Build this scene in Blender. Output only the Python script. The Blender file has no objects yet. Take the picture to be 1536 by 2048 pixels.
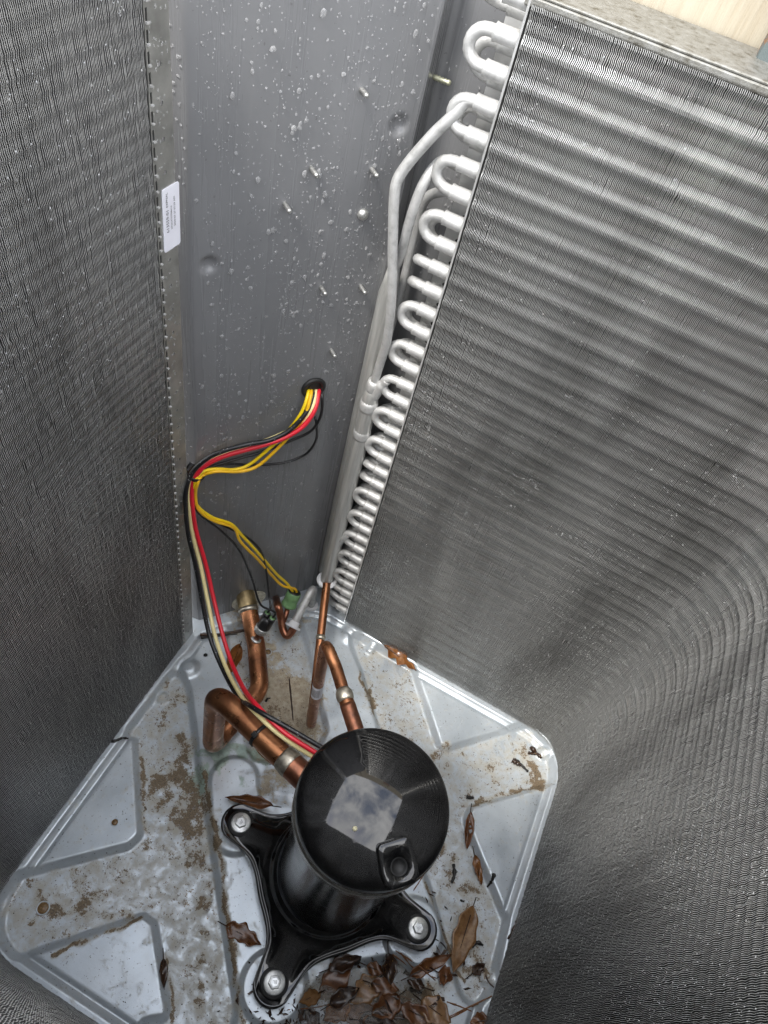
import bpy, bmesh, math, random
import numpy as np
from mathutils import Vector, Matrix
random.seed(7)
rng = np.random.default_rng(11)
S = bpy.context.scene
COL = S.collection

# ------------------------------------------------------------------ camera
cam_data = bpy.data.cameras.new("camera")
cam = bpy.data.objects.new("camera", cam_data)
COL.objects.link(cam)
_r, _d, _f = (0.88270730, 0.43052512, 0.18835060), (0.44967965, -0.65748980, -0.60456213), (-0.13644058, 0.61834884, -0.77396943)
cam.matrix_world = Matrix(((_r[0], -_d[0], -_f[0], 0.0), (_r[1], -_d[1], -_f[1], 0.0), (_r[2], -_d[2], -_f[2], 1.059), (0, 0, 0, 1)))
cam_data.sensor_width = 36.0
cam_data.lens = 25.14
cam_data.clip_start = 0.01
cam_data.clip_end = 500.0
S.camera = cam

# ------------------------------------------------------------------ sky, sun, exposure
SUN_EL, SUN_AZ = math.radians(58), math.radians(205)      # azimuth clockwise from +Y
w = bpy.data.worlds.new("World")
S.world = w
w.use_nodes = True
wn, wl = w.node_tree.nodes, w.node_tree.links
bg = wn["Background"]
bg.inputs["Strength"].default_value = 0.15
sky = wn.new("ShaderNodeTexSky")
sky.sky_type = 'NISHITA'
sky.sun_disc = False
sky.sun_elevation = SUN_EL
sky.sun_rotation = SUN_AZ
tc = wn.new("ShaderNodeTexCoord")
n1 = wn.new("ShaderNodeTexNoise")
n1.inputs["Scale"].default_value = 2.6
n1.inputs["Detail"].default_value = 9.0
n1.inputs["Roughness"].default_value = 0.58
n1.inputs["Distortion"].default_value = 0.35
cr = wn.new("ShaderNodeValToRGB")
cr.color_ramp.elements[0].position = 0.30
cr.color_ramp.elements[1].position = 0.52
cl = wn.new("ShaderNodeValToRGB")
cl.color_ramp.elements[0].position = 0.35
cl.color_ramp.elements[0].color = (5.4, 5.5, 5.8, 1)
cl.color_ramp.elements[1].position = 0.75
cl.color_ramp.elements[1].color = (11.0, 11.0, 11.0, 1)
mx = wn.new("ShaderNodeMix")
mx.data_type = 'RGBA'
wl.new(tc.outputs["Generated"], n1.inputs["Vector"])
wl.new(n1.outputs["Fac"], cr.inputs["Fac"])
wl.new(n1.outputs["Fac"], cl.inputs["Fac"])
wl.new(cr.outputs["Color"], mx.inputs["Factor"])
wl.new(sky.outputs["Color"], mx.inputs[6])
wl.new(cl.outputs["Color"], mx.inputs[7])
wl.new(mx.outputs[2], bg.inputs["Color"])
sd = bpy.data.lights.new("sun", 'SUN')
sd.energy = 1.5
sd.angle = math.radians(14)
sd.color = (1.0, 0.96, 0.9)
sun = bpy.data.objects.new("sun", sd)
COL.objects.link(sun)
_dir = Vector((math.sin(SUN_AZ) * math.cos(SUN_EL), math.cos(SUN_AZ) * math.cos(SUN_EL), math.sin(SUN_EL)))
sun.rotation_euler = _dir.to_track_quat('Z', 'Y').to_euler()
S.cycles.max_bounces = 16
S.cycles.glossy_bounces = 10
S.cycles.diffuse_bounces = 6
S.cycles.transmission_bounces = 8
S.cycles.use_denoising = True
S.cycles.denoiser = 'OPENIMAGEDENOISE'
S.cycles.denoising_prefilter = 'NONE'
S.cycles.blur_glossy = 0.6
S.cycles.sample_clamp_indirect = 8.0
S.view_settings.view_transform = 'Standard'
S.view_settings.look = 'None'
S.view_settings.exposure = 1.7
S.view_settings.gamma = 1.0

# ------------------------------------------------------------------ helpers
def mesh_from(name, verts, faces, smooth=True):
    me = bpy.data.meshes.new(name)
    me.from_pydata([tuple(map(float, v)) for v in verts], [], [tuple(int(i) for i in f) for f in faces])
    if smooth:
        me.polygons.foreach_set("use_smooth", np.ones(len(me.polygons), dtype=bool))
    me.update()
    return me

def mesh_np(name, V, F, smooth=True):
    """fast builder: V (n,3), F (m,k) with one k"""
    V = np.asarray(V, np.float32); F = np.asarray(F, np.int32)
    me = bpy.data.meshes.new(name)
    k = F.shape[1]
    me.vertices.add(len(V)); me.vertices.foreach_set("co", V.ravel())
    me.loops.add(F.size); me.loops.foreach_set("vertex_index", F.ravel())
    me.polygons.add(len(F))
    me.polygons.foreach_set("loop_start", np.arange(0, F.size, k, dtype=np.int32))
    me.polygons.foreach_set("use_smooth", np.full(len(F), smooth))
    me.update(calc_edges=True); me.validate()
    return me

def obj(name, me, mat=None, parent=None, label=None, cat=None, group=None, kind=None, loc=None):
    o = bpy.data.objects.new(name, me)
    COL.objects.link(o)
    if mat is not None and me is not None and not me.materials:
        me.materials.append(mat)
    if parent is not None:
        o.parent = parent
        o.matrix_parent_inverse = Matrix.Translation(-Vector(parent.location)) if parent.parent is None else Matrix.Identity(4)
        o.matrix_parent_inverse = Matrix.Translation(-world_loc(parent))
    if loc is not None:
        o.location = loc
    if label: o["label"] = label
    if cat: o["category"] = cat
    if group: o["group"] = group
    if kind: o["kind"] = kind
    return o

_loc = {}
def world_loc(o):
    return _loc.get(o.name, Vector((0, 0, 0)))

def empty(name, loc, label, cat, group=None):
    o = obj(name, None, label=label, cat=cat, group=group, loc=loc)
    o.empty_display_size = 0.02
    _loc[o.name] = Vector(loc)
    return o

def smooth_path(pts, n=8, closed=False):
    P = np.array(pts, float)
    out = []
    N = len(P)
    for i in range(N - 1):
        p0 = P[max(i - 1, 0)]; p1 = P[i]; p2 = P[i + 1]; p3 = P[min(i + 2, N - 1)]
        for t in np.linspace(0, 1, n, endpoint=False):
            # centripetal-like catmull rom with chord tangents
            d1 = np.linalg.norm(p2 - p1) + 1e-9
            m1 = (p2 - p0) / (np.linalg.norm(p1 - p0) + d1) * d1
            m2 = (p3 - p1) / (np.linalg.norm(p3 - p2) + d1) * d1
            h = (2*t**3 - 3*t*t + 1) * p1 + (t**3 - 2*t*t + t) * m1 + (-2*t**3 + 3*t*t) * p2 + (t**3 - t*t) * m2
            out.append(h)
    out.append(P[-1])
    return np.array(out)

def fillet_path(pts, r, n=7):
    """polyline with round bends"""
    P = [np.array(p, float) for p in pts]
    out = [P[0]]
    for i in range(1, len(P) - 1):
        rr = r[i] if isinstance(r, (list, tuple)) else r
        a, b, c = P[i - 1], P[i], P[i + 1]
        u = (a - b); v = (c - b)
        lu, lv = np.linalg.norm(u), np.linalg.norm(v)
        u /= lu; v /= lv
        ang = math.acos(max(-1, min(1, u.dot(v))))
        t = min(rr / max(math.tan(ang / 2), 1e-3), lu * 0.49, lv * 0.49)
        p1, p2 = b + u * t, b + v * t
        for k in range(n + 1):
            s = k / n
            out.append((1 - s)**2 * p1 + 2 * s * (1 - s) * b + s * s * p2)
    out.append(P[-1])
    return np.array(out)

def tube_vf(P, r, seg=12, cap=True):
    P = np.array(P, float); n = len(P)
    R = np.full(n, r, float) if np.isscalar(r) else np.array(r, float)
    T = np.gradient(P, axis=0)
    T /= np.linalg.norm(T, axis=1)[:, None] + 1e-12
    a = np.array([0, 0, 1.0]) if abs(T[0][2]) < 0.9 else np.array([1.0, 0, 0])
    N = a - a.dot(T[0]) * T[0]; N /= np.linalg.norm(N)
    th = np.linspace(0, 2 * np.pi, seg, endpoint=False)
    V = []
    for i in range(n):
        N = N - N.dot(T[i]) * T[i]; N /= np.linalg.norm(N) + 1e-12
        B = np.cross(T[i], N)
        V.append(P[i] + R[i] * (np.cos(th)[:, None] * N + np.sin(th)[:, None] * B))
    V = np.concatenate(V)
    F = []
    for i in range(n - 1):
        for j in range(seg):
            F.append((i*seg + j, i*seg + (j+1) % seg, (i+1)*seg + (j+1) % seg, (i+1)*seg + j))
    F = [tuple(f) for f in F]
    if cap:
        F.append(tuple(range(seg - 1, -1, -1)))
        F.append(tuple((n-1)*seg + j for j in range(seg)))
    return V, F

def tube(name, P, r, mat, parent=None, seg=12, cap=True, **kw):
    V, F = tube_vf(P, r, seg, cap)
    return obj(name, mesh_from(name, V, F), mat, parent, **kw)

def join_vf(parts):
    V, F, o = [], [], 0
    for v, f in parts:
        V.append(np.asarray(v, float)); F += [tuple(i + o for i in q) for q in f]; o += len(v)
    return np.concatenate(V), F

def box_vf(c, h, M=None):
    c = np.array(c, float); h = np.array(h, float)
    V = np.array([[x, y, z] for x in (-1, 1) for y in (-1, 1) for z in (-1, 1)], float) * h
    if M is not None: V = V @ np.array(M, float).T
    F = [(0, 1, 3, 2), (4, 6, 7, 5), (0, 4, 5, 1), (2, 3, 7, 6), (0, 2, 6, 4), (1, 5, 7, 3)]
    return V + c, F

def lathe_vf(prof, c, seg=48, axis=None, xdir=None):
    """prof: list of (r, h) from bottom to top about axis"""
    axis = np.array(axis if axis is not None else (0, 0, 1), float); axis /= np.linalg.norm(axis)
    a = np.array([1.0, 0, 0]) if abs(axis[0]) < 0.9 else np.array([0, 1.0, 0])
    X = a - a.dot(axis) * axis; X /= np.linalg.norm(X); Y = np.cross(axis, X)
    th = np.linspace(0, 2*np.pi, seg, endpoint=False)
    V = np.concatenate([np.array(c) + r * (np.cos(th)[:, None] * X + np.sin(th)[:, None] * Y) + h * axis for r, h in prof])
    F = []
    for i in range(len(prof) - 1):
        for j in range(seg):
            F.append((i*seg + j, i*seg + (j+1) % seg, (i+1)*seg + (j+1) % seg, (i+1)*seg + j))
    F.append(tuple(range(seg - 1, -1, -1)))
    F.append(tuple((len(prof)-1)*seg + j for j in range(seg)))
    return V, F

def bevel(o, width, seg=2, angle=35):
    m = o.modifiers.new("bevel", 'BEVEL'); m.width = width; m.segments = seg
    m.limit_method = 'ANGLE'; m.angle_limit = math.radians(angle)
    return o

# ---- materials
class NT:
    def __init__(s, name):
        s.m = bpy.data.materials.new(name); s.m.use_nodes = True
        s.n, s.l = s.m.node_tree.nodes, s.m.node_tree.links
        s.b = s.n["Principled BSDF"]
        s.co = s.n.new("ShaderNodeTexCoord")
    def set(s, **k):
        for a, v in k.items():
            s.b.inputs[a.replace('_', ' ')].default_value = v
        return s
    def noise(s, scale, detail=4, rough=0.55, vec=None, stretch=None, dist=0.0):
        t = s.n.new("ShaderNodeTexNoise")
        t.inputs["Scale"].default_value = scale; t.inputs["Detail"].default_value = detail
        t.inputs["Roughness"].default_value = rough; t.inputs["Distortion"].default_value = dist
        src = vec if vec is not None else s.co.outputs["Object"]
        if stretch is not None:
            mp = s.n.new("ShaderNodeMapping"); mp.inputs["Scale"].default_value = stretch
            s.l.new(src, mp.inputs["Vector"]); src = mp.outputs["Vector"]
        s.l.new(src, t.inputs["Vector"])
        return t.outputs["Fac"]
    def ramp(s, fac, stops):
        r = s.n.new("ShaderNodeValToRGB")
        e = r.color_ramp.elements
        while len(e) < len(stops): e.new(0.5)
        for k, (p, c) in enumerate(stops):
            e[k].position = p
            e[k].color = (c, c, c, 1) if np.isscalar(c) else (*c, 1)
        s.l.new(fac, r.inputs["Fac"])
        return r.outputs["Color"]
    def mix(s, fac, a, b, mode='MIX'):
        m = s.n.new("ShaderNodeMix"); m.data_type = 'RGBA'; m.blend_type = mode
        for sock, v in ((m.inputs[0], fac), (m.inputs[6], a), (m.inputs[7], b)):
            if isinstance(v, (int, float)): sock.default_value = v if sock == m.inputs[0] else (v, v, v, 1)
            elif isinstance(v, tuple): sock.default_value = (*v, 1)
            else: s.l.new(v, sock)
        return m.outputs[2]
    def math(s, op, a, b=None):
        m = s.n.new("ShaderNodeMath"); m.operation = op
        for i, v in enumerate((a, b)):
            if v is None: continue
            if isinstance(v, (int, float)): m.inputs[i].default_value = v
            else: s.l.new(v, m.inputs[i])
        return m.outputs[0]
    def link(s, out, inp):
        s.l.new(out, s.b.inputs[inp]); return s
    def bump(s, h, strength=0.3, dist=0.001):
        b = s.n.new("ShaderNodeBump"); b.inputs["Strength"].default_value = strength; b.inputs["Distance"].default_value = dist
        s.l.new(h, b.inputs["Height"]); s.l.new(b.outputs["Normal"], s.b.inputs["Normal"]); return s

def plain(name, col, rough=0.5, metal=0.0, var=0.12, scale=60, bump=0.0, **k):
    t = NT(name)
    f = t.noise(scale, 4)
    c0 = tuple(max(0, c * (1 - var)) for c in col); c1 = tuple(min(1, c * (1 + var)) for c in col)
    t.link(t.ramp(f, [(0.3, c0), (0.7, c1)]), "Base Color")
    t.set(Metallic=metal, Roughness=rough, **k)
    if bump: t.bump(f, bump)
    return t.m

M = {}
# fins: gap shade and edge light painted in, grime in soft vertical streaks
def fin_mat(name, lo, mid, hi, rough):
    t = NT(name)
    d = t.noise(9, 6, 0.62, stretch=(1, 1, 0.28), dist=0.4)
    d2 = t.noise(55, 5, 0.7)
    c = t.ramp(d, [(0.34, lo), (0.52, mid), (0.68, hi)])
    c = t.mix(t.ramp(d2, [(0.55, 0.0), (0.75, 0.45)]), c, tuple(v * 0.55 for v in mid))
    t.link(c, "Base Color"); t.set(Metallic=0.6, Roughness=rough)
    return t.m
M['fin'] = fin_mat("shaded_fin_aluminium", (0.10, 0.10, 0.098), (0.17, 0.17, 0.167), (0.23, 0.23, 0.226), 0.40)
M['fin_edge'] = fin_mat("lightened_fin_edge", (0.40, 0.40, 0.385), (0.63, 0.63, 0.615), (0.76, 0.76, 0.74), 0.38)
t = NT("tube_aluminium")
d = t.noise(90, 5, 0.65)
t.link(t.ramp(d, [(0.30, (0.36, 0.36, 0.35)), (0.46, (0.50, 0.50, 0.49)), (0.66, (0.58, 0.58, 0.57))]), "Base Color")
t.set(Metallic=0.75, Roughness=0.42); t.bump(d, 0.35, 0.0010); t.set(Metallic=0.5, Roughness=0.55)
M['alu'] = t.m
M['alu_dull'] = plain('oxidised_aluminium', (0.20, 0.20, 0.195), 0.8, 0.0, 0.2, 60)
t = NT("manifold_aluminium")
d = t.noise(260, 4, 0.6, stretch=(1, 1, 0.05))
t.link(t.ramp(d, [(0.3, (0.38, 0.38, 0.365)), (0.7, (0.60, 0.60, 0.575))]), "Base Color")
t.set(Metallic=0.55, Roughness=0.40)
M['header'] = t.m
M['sheet'] = plain("galvanised_sheet", (0.42, 0.42, 0.40), 0.38, 0.85, 0.25, 45)
M['sheet_bright'] = plain('bright_galvanised', (0.66, 0.66, 0.65), 0.35, 0.6, 0.15, 45)
t = NT("grey_paint")
d = t.noise(6, 6, 0.6)
t.link(t.ramp(d, [(0.3, (0.155, 0.157, 0.161)), (0.7, (0.180, 0.182, 0.186))]), "Base Color")
streaks = t.noise(55, 5, 0.7, stretch=(1, 1, 0.035))
cc = t.mix(t.ramp(streaks, [(0.58, 0.0), (0.78, 0.09)]), t.ramp(d, [(0.3, (0.150, 0.152, 0.156)), (0.7, (0.182, 0.184, 0.188))]), (0.27, 0.265, 0.25))
cc = t.mix(t.ramp(t.noise(240, 3), [(0.70, 0.0), (0.73, 0.55)]), cc, (0.07, 0.068, 0.065))
t.link(cc, "Base Color")
t.link(t.ramp(streaks, [(0.4, 0.24), (0.75, 0.40)]), "Roughness")
M['paint'] = t.m
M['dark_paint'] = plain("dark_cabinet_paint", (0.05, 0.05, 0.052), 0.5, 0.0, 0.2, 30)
t = NT("black_gloss_paint")
d = t.noise(35, 3)
t.link(t.ramp(d, [(0.3, (0.003, 0.003, 0.0035)), (0.7, (0.005, 0.005, 0.0055))]), "Base Color")
t.set(Roughness=0.05, IOR=1.64); t.bump(t.noise(22, 2, 0.4), 0.10, 0.0016)
M['black'] = t.m
t = NT("satin_black_shell")
d = t.noise(30, 4, 0.6, stretch=(1, 1, 0.15))
t.link(t.ramp(d, [(0.3, (0.006, 0.006, 0.007)), (0.7, (0.012, 0.012, 0.012))]), "Base Color")
t.link(t.ramp(t.noise(18, 3), [(0.3, 0.16), (0.7, 0.26)]), "Roughness"); t.set(IOR=1.38); t.bump(d, 0.12, 0.002)
M['shell'] = t.m
M['rubber'] = plain("black_rubber", (0.012, 0.012, 0.012), 0.55)
M['plastic'] = plain("black_plastic", (0.014, 0.014, 0.015), 0.32)
M['steel'] = plain("zinc_steel", (0.62, 0.63, 0.62), 0.36, 0.8, 0.15, 300, 0.05)
M['shaft'] = plain("screw_steel", (0.52, 0.52, 0.50), 0.4, 0.8, 0.35, 500)
M['brass_screw'] = plain("yellow_zinc_screw", (0.55, 0.55, 0.40), 0.4, 0.7, 0.2, 300)
t = NT("copper")
d = t.noise(22, 6, 0.62, dist=0.6)
c = t.ramp(d, [(0.28, (0.12, 0.05, 0.028)), (0.45, (0.30, 0.125, 0.060)), (0.6, (0.42, 0.19, 0.090)), (0.75, (0.30, 0.10, 0.07))])
t.link(c, "Base Color"); t.set(Metallic=0.92)
t.link(t.ramp(t.noise(60, 4), [(0.3, 0.22), (0.7, 0.42)]), "Roughness")
M['copper'] = t.m
t = NT("tarnished_copper")
d = t.noise(45, 6, 0.65)
c = t.ramp(d, [(0.3, (0.10, 0.05, 0.035)), (0.55, (0.32, 0.13, 0.075)), (0.75, (0.42, 0.22, 0.13))])
t.link(c, "Base Color"); t.set(Metallic=0.85, Roughness=0.34)
M['copper_dark'] = t.m
M['brass'] = plain("brazed_brass", (0.42, 0.32, 0.17), 0.42, 0.85, 0.35, 90)
M['braze'] = plain("silver_braze", (0.50, 0.46, 0.38), 0.38, 0.9, 0.35, 160, 0.3)
for nm, c, r in (('red', (0.66, 0.018, 0.035), 0.36), ('yellow', (0.88, 0.62, 0.010), 0.38), ('cream', (0.83, 0.72, 0.36), 0.4),
                 ('orange', (0.82, 0.47, 0.012), 0.4)):
    M[nm] = plain(nm + "_insulation", c, r, 0.0, 0.06, 90)
t = NT("printed_black_insulation")
f1 = t.noise(420, 1, 0.5)
t.link(t.ramp(f1, [(0.70, (0.010, 0.010, 0.011)), (0.76, (0.38, 0.38, 0.38))]), "Base Color")
t.set(Roughness=0.36)
M['wire_black_print'] = t.m
M['wire_black'] = plain("black_insulation", (0.012, 0.012, 0.013), 0.36)
M['green'] = plain("green_plastic", (0.16, 0.30, 0.13), 0.45, 0, 0.1)
M['white_plastic'] = plain("white_plastic", (0.72, 0.72, 0.73), 0.5, 0, 0.05)
M['paper'] = plain("label_paper", (0.74, 0.74, 0.80), 0.5, 0, 0.03)
M['ink'] = plain("black_ink", (0.02, 0.02, 0.022), 0.6, 0, 0.1)
t = NT("water")
t.set(Base_Color=(1, 1, 1, 1), Roughness=0.03, IOR=1.34, Transmission_Weight=0.86)
M['water'] = t.m

# ------------------------------------------------------------------ ground, house wall
def quad_sheet(name, x0, x1, y0, y1, z, mat, **kw):
    return obj(name, mesh_from(name, [(x0, y0, z), (x1, y0, z), (x1, y1, z), (x0, y1, z)], [(0, 1, 2, 3)], False), mat, **kw)
t = NT("soil")
d = t.noise(14, 8, 0.7)
t.link(t.ramp(d, [(0.3, (0.05, 0.038, 0.026)), (0.7, (0.15, 0.12, 0.085))]), "Base Color"); t.set(Roughness=0.9); t.bump(d, 0.6, 0.02)
quad_sheet("ground", -60, 60, -60, 60, -0.12, t.m, kind="structure")
t = NT("beige_wall_paint")
d = t.noise(16, 6, 0.65, stretch=(9, 9, 0.5))
d2 = t.noise(5, 5, 0.6)
c = t.ramp(d, [(0.30, (0.33, 0.282, 0.205)), (0.46, (0.365, 0.322, 0.245)), (0.62, (0.385, 0.346, 0.268))])
c = t.mix(t.ramp(d2, [(0.56, 0.0), (0.72, 0.35)]), c, (0.34, 0.24, 0.11))
t.link(c, "Base Color"); t.set(Roughness=0.75); t.bump(d, 0.35, 0.004)
hw = empty("house_wall", (0.0, 0.67, -0.12), "cream painted house wall with vertical brush grain standing behind the finned coil", "wall")
for k in range(-5, 6):
    x0 = 0.10 + k * 0.40
    V, F = box_vf((x0 + 0.2, 0.702, 0.53), (0.1975, 0.03, 0.65))
    bevel(obj("siding_board", mesh_from("siding_board", V, F, False), t.m, hw), 0.004)

# ------------------------------------------------------------------ coil geometry
XL, XR, YB, YT = -0.339, 0.2765, -0.0225, 0.597
RC = 0.078
Z_TOP = 0.905
def coil_path(n_arc=14):
    """inner face of the coil, from the tube sheet round to the left end plate (measured: the walls are not quite square)"""
    return fillet_path([(-0.1378, 0.5965, 0), (0.2745, 0.583, 0), (0.2775, -0.023, 0), (-0.327, -0.019, 0), (-0.339, 0.4208, 0)], RC / 1.0, n_arc)[:, :2]
CP = coil_path()
_seg = np.linalg.norm(np.diff(CP, axis=0), axis=1)
CS = np.concatenate([[0], np.cumsum(_seg)])
CLEN = CS[-1]
def coil_at(s):
    s = np.asarray(s, float)
    x = np.interp(s, CS, CP[:, 0]); y = np.interp(s, CS, CP[:, 1])
    e = 0.004
    tx = np.interp(s + e, CS, CP[:, 0]) - np.interp(s - e, CS, CP[:, 0])
    ty = np.interp(s + e, CS, CP[:, 1]) - np.interp(s - e, CS, CP[:, 1])
    l = np.hypot(tx, ty) + 1e-12
    tx, ty = tx / l, ty / l
    return x, y, tx, ty, -ty, tx          # outward normal is (-ty, tx)
def smooth_noise(shape, sig0, sig1):
    """cheap smooth noise by bilinear upsampling of a coarse grid"""
    a = max(2, int(shape[0] / sig0)); b = max(2, int(shape[1] / sig1))
    g = rng.standard_normal((a + 2, b + 2))
    u = np.linspace(0, a, shape[0]); v = np.linspace(0, b, shape[1])
    i = np.clip(u.astype(int), 0, a); j = np.clip(v.astype(int), 0, b)
    fu = (u - i)[:, None]; fv = (v - j)[None, :]
    fu = fu * fu * (3 - 2 * fu); fv = fv * fv * (3 - 2 * fv)
    return (g[i][:, j] * (1 - fu) * (1 - fv) + g[i + 1][:, j] * fu * (1 - fv) + g[i][:, j + 1] * (1 - fu) * fv + g[i + 1][:, j + 1] * fu * fv)

TUBE_Z = [0.0185 + 0.02525 * k for k in range(36)]
coil = empty("condenser_coil", (XL, YT, 0.0), "grey aluminium finned condenser coil wrapped round the unit, with silver hairpin bends at one end", "coil")
PITCH = 0.00140
NF = int(CLEN / PITCH)
zl = np.arange(0.0, Z_TOP, 0.00315); NZ = len(zl)
si = np.linspace(0, CLEN, NF)[:, None] + np.zeros((1, NZ))
si = si + 0.00022 * np.where(np.arange(NZ) % 2 == 0, 1, -1)[None, :]
si = si + 0.00035 * smooth_noise((NF, NZ), 25, 12) + 0.00010 * smooth_noise((NF, NZ), 1.0, 6)
damage = np.clip(smooth_noise((NF, NZ), 9, 5) - 1.75, 0, 1)
si = si + 0.0008 * damage * smooth_noise((NF, NZ), 2, 3)
x, y, tx, ty, nx, ny = coil_at(si.ravel())
DEPTH = 0.021
half = np.clip((si - 0.34) / 0.14, 0, 1); fade = 1 - np.clip((si - 0.45) / 0.25, 0, 1)                 # the far wall shows one ripple per tube, the left wall two
c25 = 0.5 + 0.5 * np.cos(2 * np.pi * (zl[None, :] - 0.0185) / 0.02525)
c12 = 0.5 + 0.5 * np.cos(4 * np.pi * (zl[None, :] - 0.0185) / 0.02525)
left = np.clip((si - 1.3) / 0.3, 0, 1)
ripple = fade * (0.0019 * c25**2.5 + 0.0005 * (1 - c25)**6) + half * (0.0007 * left * c12 + 0.0010 * (1 - left) * c12**3)
fr = (0.0003 * smooth_noise((NF, NZ), 2, 4) - ripple).ravel()
Vf = np.stack([x + nx * fr, y + ny * fr, np.tile(zl, NF)], 1)
Vb = np.stack([x + nx * DEPTH, y + ny * DEPTH, np.tile(zl, NF)], 1)
V = np.concatenate([Vf, Vb]); NN = NF * NZ
ew = 0.00045
Ve = np.stack([x + nx * (fr + 0.00005) + tx * ew, y + ny * (fr + 0.00005) + ty * ew, np.tile(zl, NF)], 1)
V = np.concatenate([V, Ve])
i0 = (np.arange(NF)[:, None] * NZ + np.arange(NZ - 1)[None, :]).ravel()
F = np.stack([i0, i0 + 1, i0 + 1 + NN, i0 + NN], 1)
F = np.concatenate([F, np.stack([i0, i0 + 2 * NN, i0 + 1 + 2 * NN, i0 + 1], 1)])
fme = mesh_np("fins", V, F, False)
fme.materials.append(M['fin']); fme.materials.append(M['fin_edge'])
fme.polygons.foreach_set("material_index", np.concatenate([np.zeros(len(i0), np.int32), np.ones(len(i0), np.int32)]))
obj("fins", fme, None, coil, kind="stuff")

# tubes running through the fins, front row
ss = np.concatenate([[-0.001], CS[1:-1], [CLEN]])
for k, z in enumerate(TUBE_Z):
    if z > Z_TOP - 0.004: break
    x, y, tx, ty, nx, ny = coil_at(np.clip(ss, 0, CLEN))
    P = np.stack([x + nx * 0.0120, y + ny * 0.0120, np.full(len(x), z)], 1)
    tube("tube", P, 0.0052, M['alu_dull'], coil, seg=8, cap=False)

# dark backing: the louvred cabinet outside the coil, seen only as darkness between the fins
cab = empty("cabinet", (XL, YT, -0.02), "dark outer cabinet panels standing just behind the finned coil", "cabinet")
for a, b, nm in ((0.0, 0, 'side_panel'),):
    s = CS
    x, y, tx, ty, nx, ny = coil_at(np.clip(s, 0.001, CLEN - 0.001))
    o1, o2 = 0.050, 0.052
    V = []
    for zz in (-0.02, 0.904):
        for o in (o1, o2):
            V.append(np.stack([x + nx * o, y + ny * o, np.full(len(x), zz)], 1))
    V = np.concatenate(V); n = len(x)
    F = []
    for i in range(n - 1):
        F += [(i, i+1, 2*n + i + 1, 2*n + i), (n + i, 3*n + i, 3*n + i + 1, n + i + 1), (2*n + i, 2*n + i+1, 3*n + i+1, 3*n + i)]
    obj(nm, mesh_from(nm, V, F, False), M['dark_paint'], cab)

# ------------------------------------------------------------------ base pan (pressed sheet)
def fillet_poly(pts, r, n=6):
    """closed polygon with rounded corners"""
    P = [np.array(p[:2], float) for p in pts]; N = len(P); out = []
    for i in range(N):
        rr = r[i] if isinstance(r, (list, tuple)) else r
        a, b, c = P[i - 1], P[i], P[(i + 1) % N]
        u, v = a - b, c - b
        lu, lv = np.linalg.norm(u), np.linalg.norm(v); u /= lu; v /= lv
        ang = math.acos(max(-1, min(1, u.dot(v))))
        t = min(rr / max(math.tan(ang / 2), 1e-3), lu * .49, lv * .49)
        for k in range(n + 1):
            q = k / n
            out.append((1 - q)**2 * (b + u*t) + 2*q*(1 - q) * b + q*q * (b + v*t))
    return np.array(out)

def sdf(X, Y, poly):
    """signed distance to a polygon, negative inside"""
    d = np.full(X.shape, 1e9); inside = np.zeros(X.shape, bool)
    N = len(poly)
    for i in range(N):
        ax, ay = poly[i - 1]; bx, by = poly[i]
        ex, ey = bx - ax, by - ay
        l2 = ex*ex + ey*ey
        if l2 < 1e-14: continue
        q = np.clip(((X - ax) * ex + (Y - ay) * ey) / l2, 0, 1)
        d = np.minimum(d, (X - ax - q*ex)**2 + (Y - ay - q*ey)**2)
        c = ((ay > Y) != (by > Y))
        with np.errstate(divide='ignore', invalid='ignore'):
            xx = (bx - ax) * (Y - ay) / (by - ay if by != ay else 1e-12) + ax
        inside ^= c & (X < xx)
    d = np.sqrt(d)
    return np.where(inside, -d, d)

def sstep(a, b, x):
    q = np.clip((x - a) / (b - a), 0, 1)
    return q * q * (3 - 2 * q)

LIP = fillet_poly([(-0.3325, 0.400), (-0.3290, 0.4189), (-0.3306, 0.4530), (-0.3113, 0.4831), (-0.2766, 0.5178), (-0.2414, 0.5544), (-0.2013, 0.5853), (-0.1678, 0.5950), (-0.1384, 0.5943), (-0.1100, 0.5876),
                   (0.2690, 0.5775), (0.2720, -0.0170), (-0.3215, -0.0130)],
                  [0.01, 0.03, 0.03, 0.03, 0.03, 0.03, 0.03, 0.03, 0.03, 0.03, 0.073, 0.073, 0.073])
ZC = -0.015
CH_W = fillet_poly([(-0.3230, 0.3814), (-0.3220, 0.2723), (-0.3081, 0.2735), (-0.2175, 0.1692), (-0.2241, 0.1465), (-0.3215, 0.0544),
                    (-0.3183, 0.0242), (-0.2963, 0.0016), (-0.2669, -0.0051), (-0.1647, 0.0998), (-0.1430, 0.0973), (-0.0606, 0.0190), (-0.1, -0.005),
                    (-0.015, -0.004), (0.0014, 0.0498), (-0.1316, 0.1901), (-0.2240, 0.2863), (-0.2961, 0.3668)],
                   [0.009, 0.004, 0.004, 0.02, 0.02, 0.01, 0.03, 0.03, 0.006, 0.012, 0.012, 0.02, 0.01, 0.01, 0.1, 0.1, 0.1, 0.02])
CH_N = fillet_poly([(-0.2937, 0.4830), (-0.2611, 0.5251), (-0.2189, 0.5649), (-0.1792, 0.5280), (-0.0822, 0.4184), (-0.0791, 0.3862), (-0.1284, 0.3408), (-0.1519, 0.3342), (-0.2212, 0.4037)],
                   [0.015, 0.02, 0.012, 0.05, 0.012, 0.012, 0.01, 0.012, 0.05])
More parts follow.
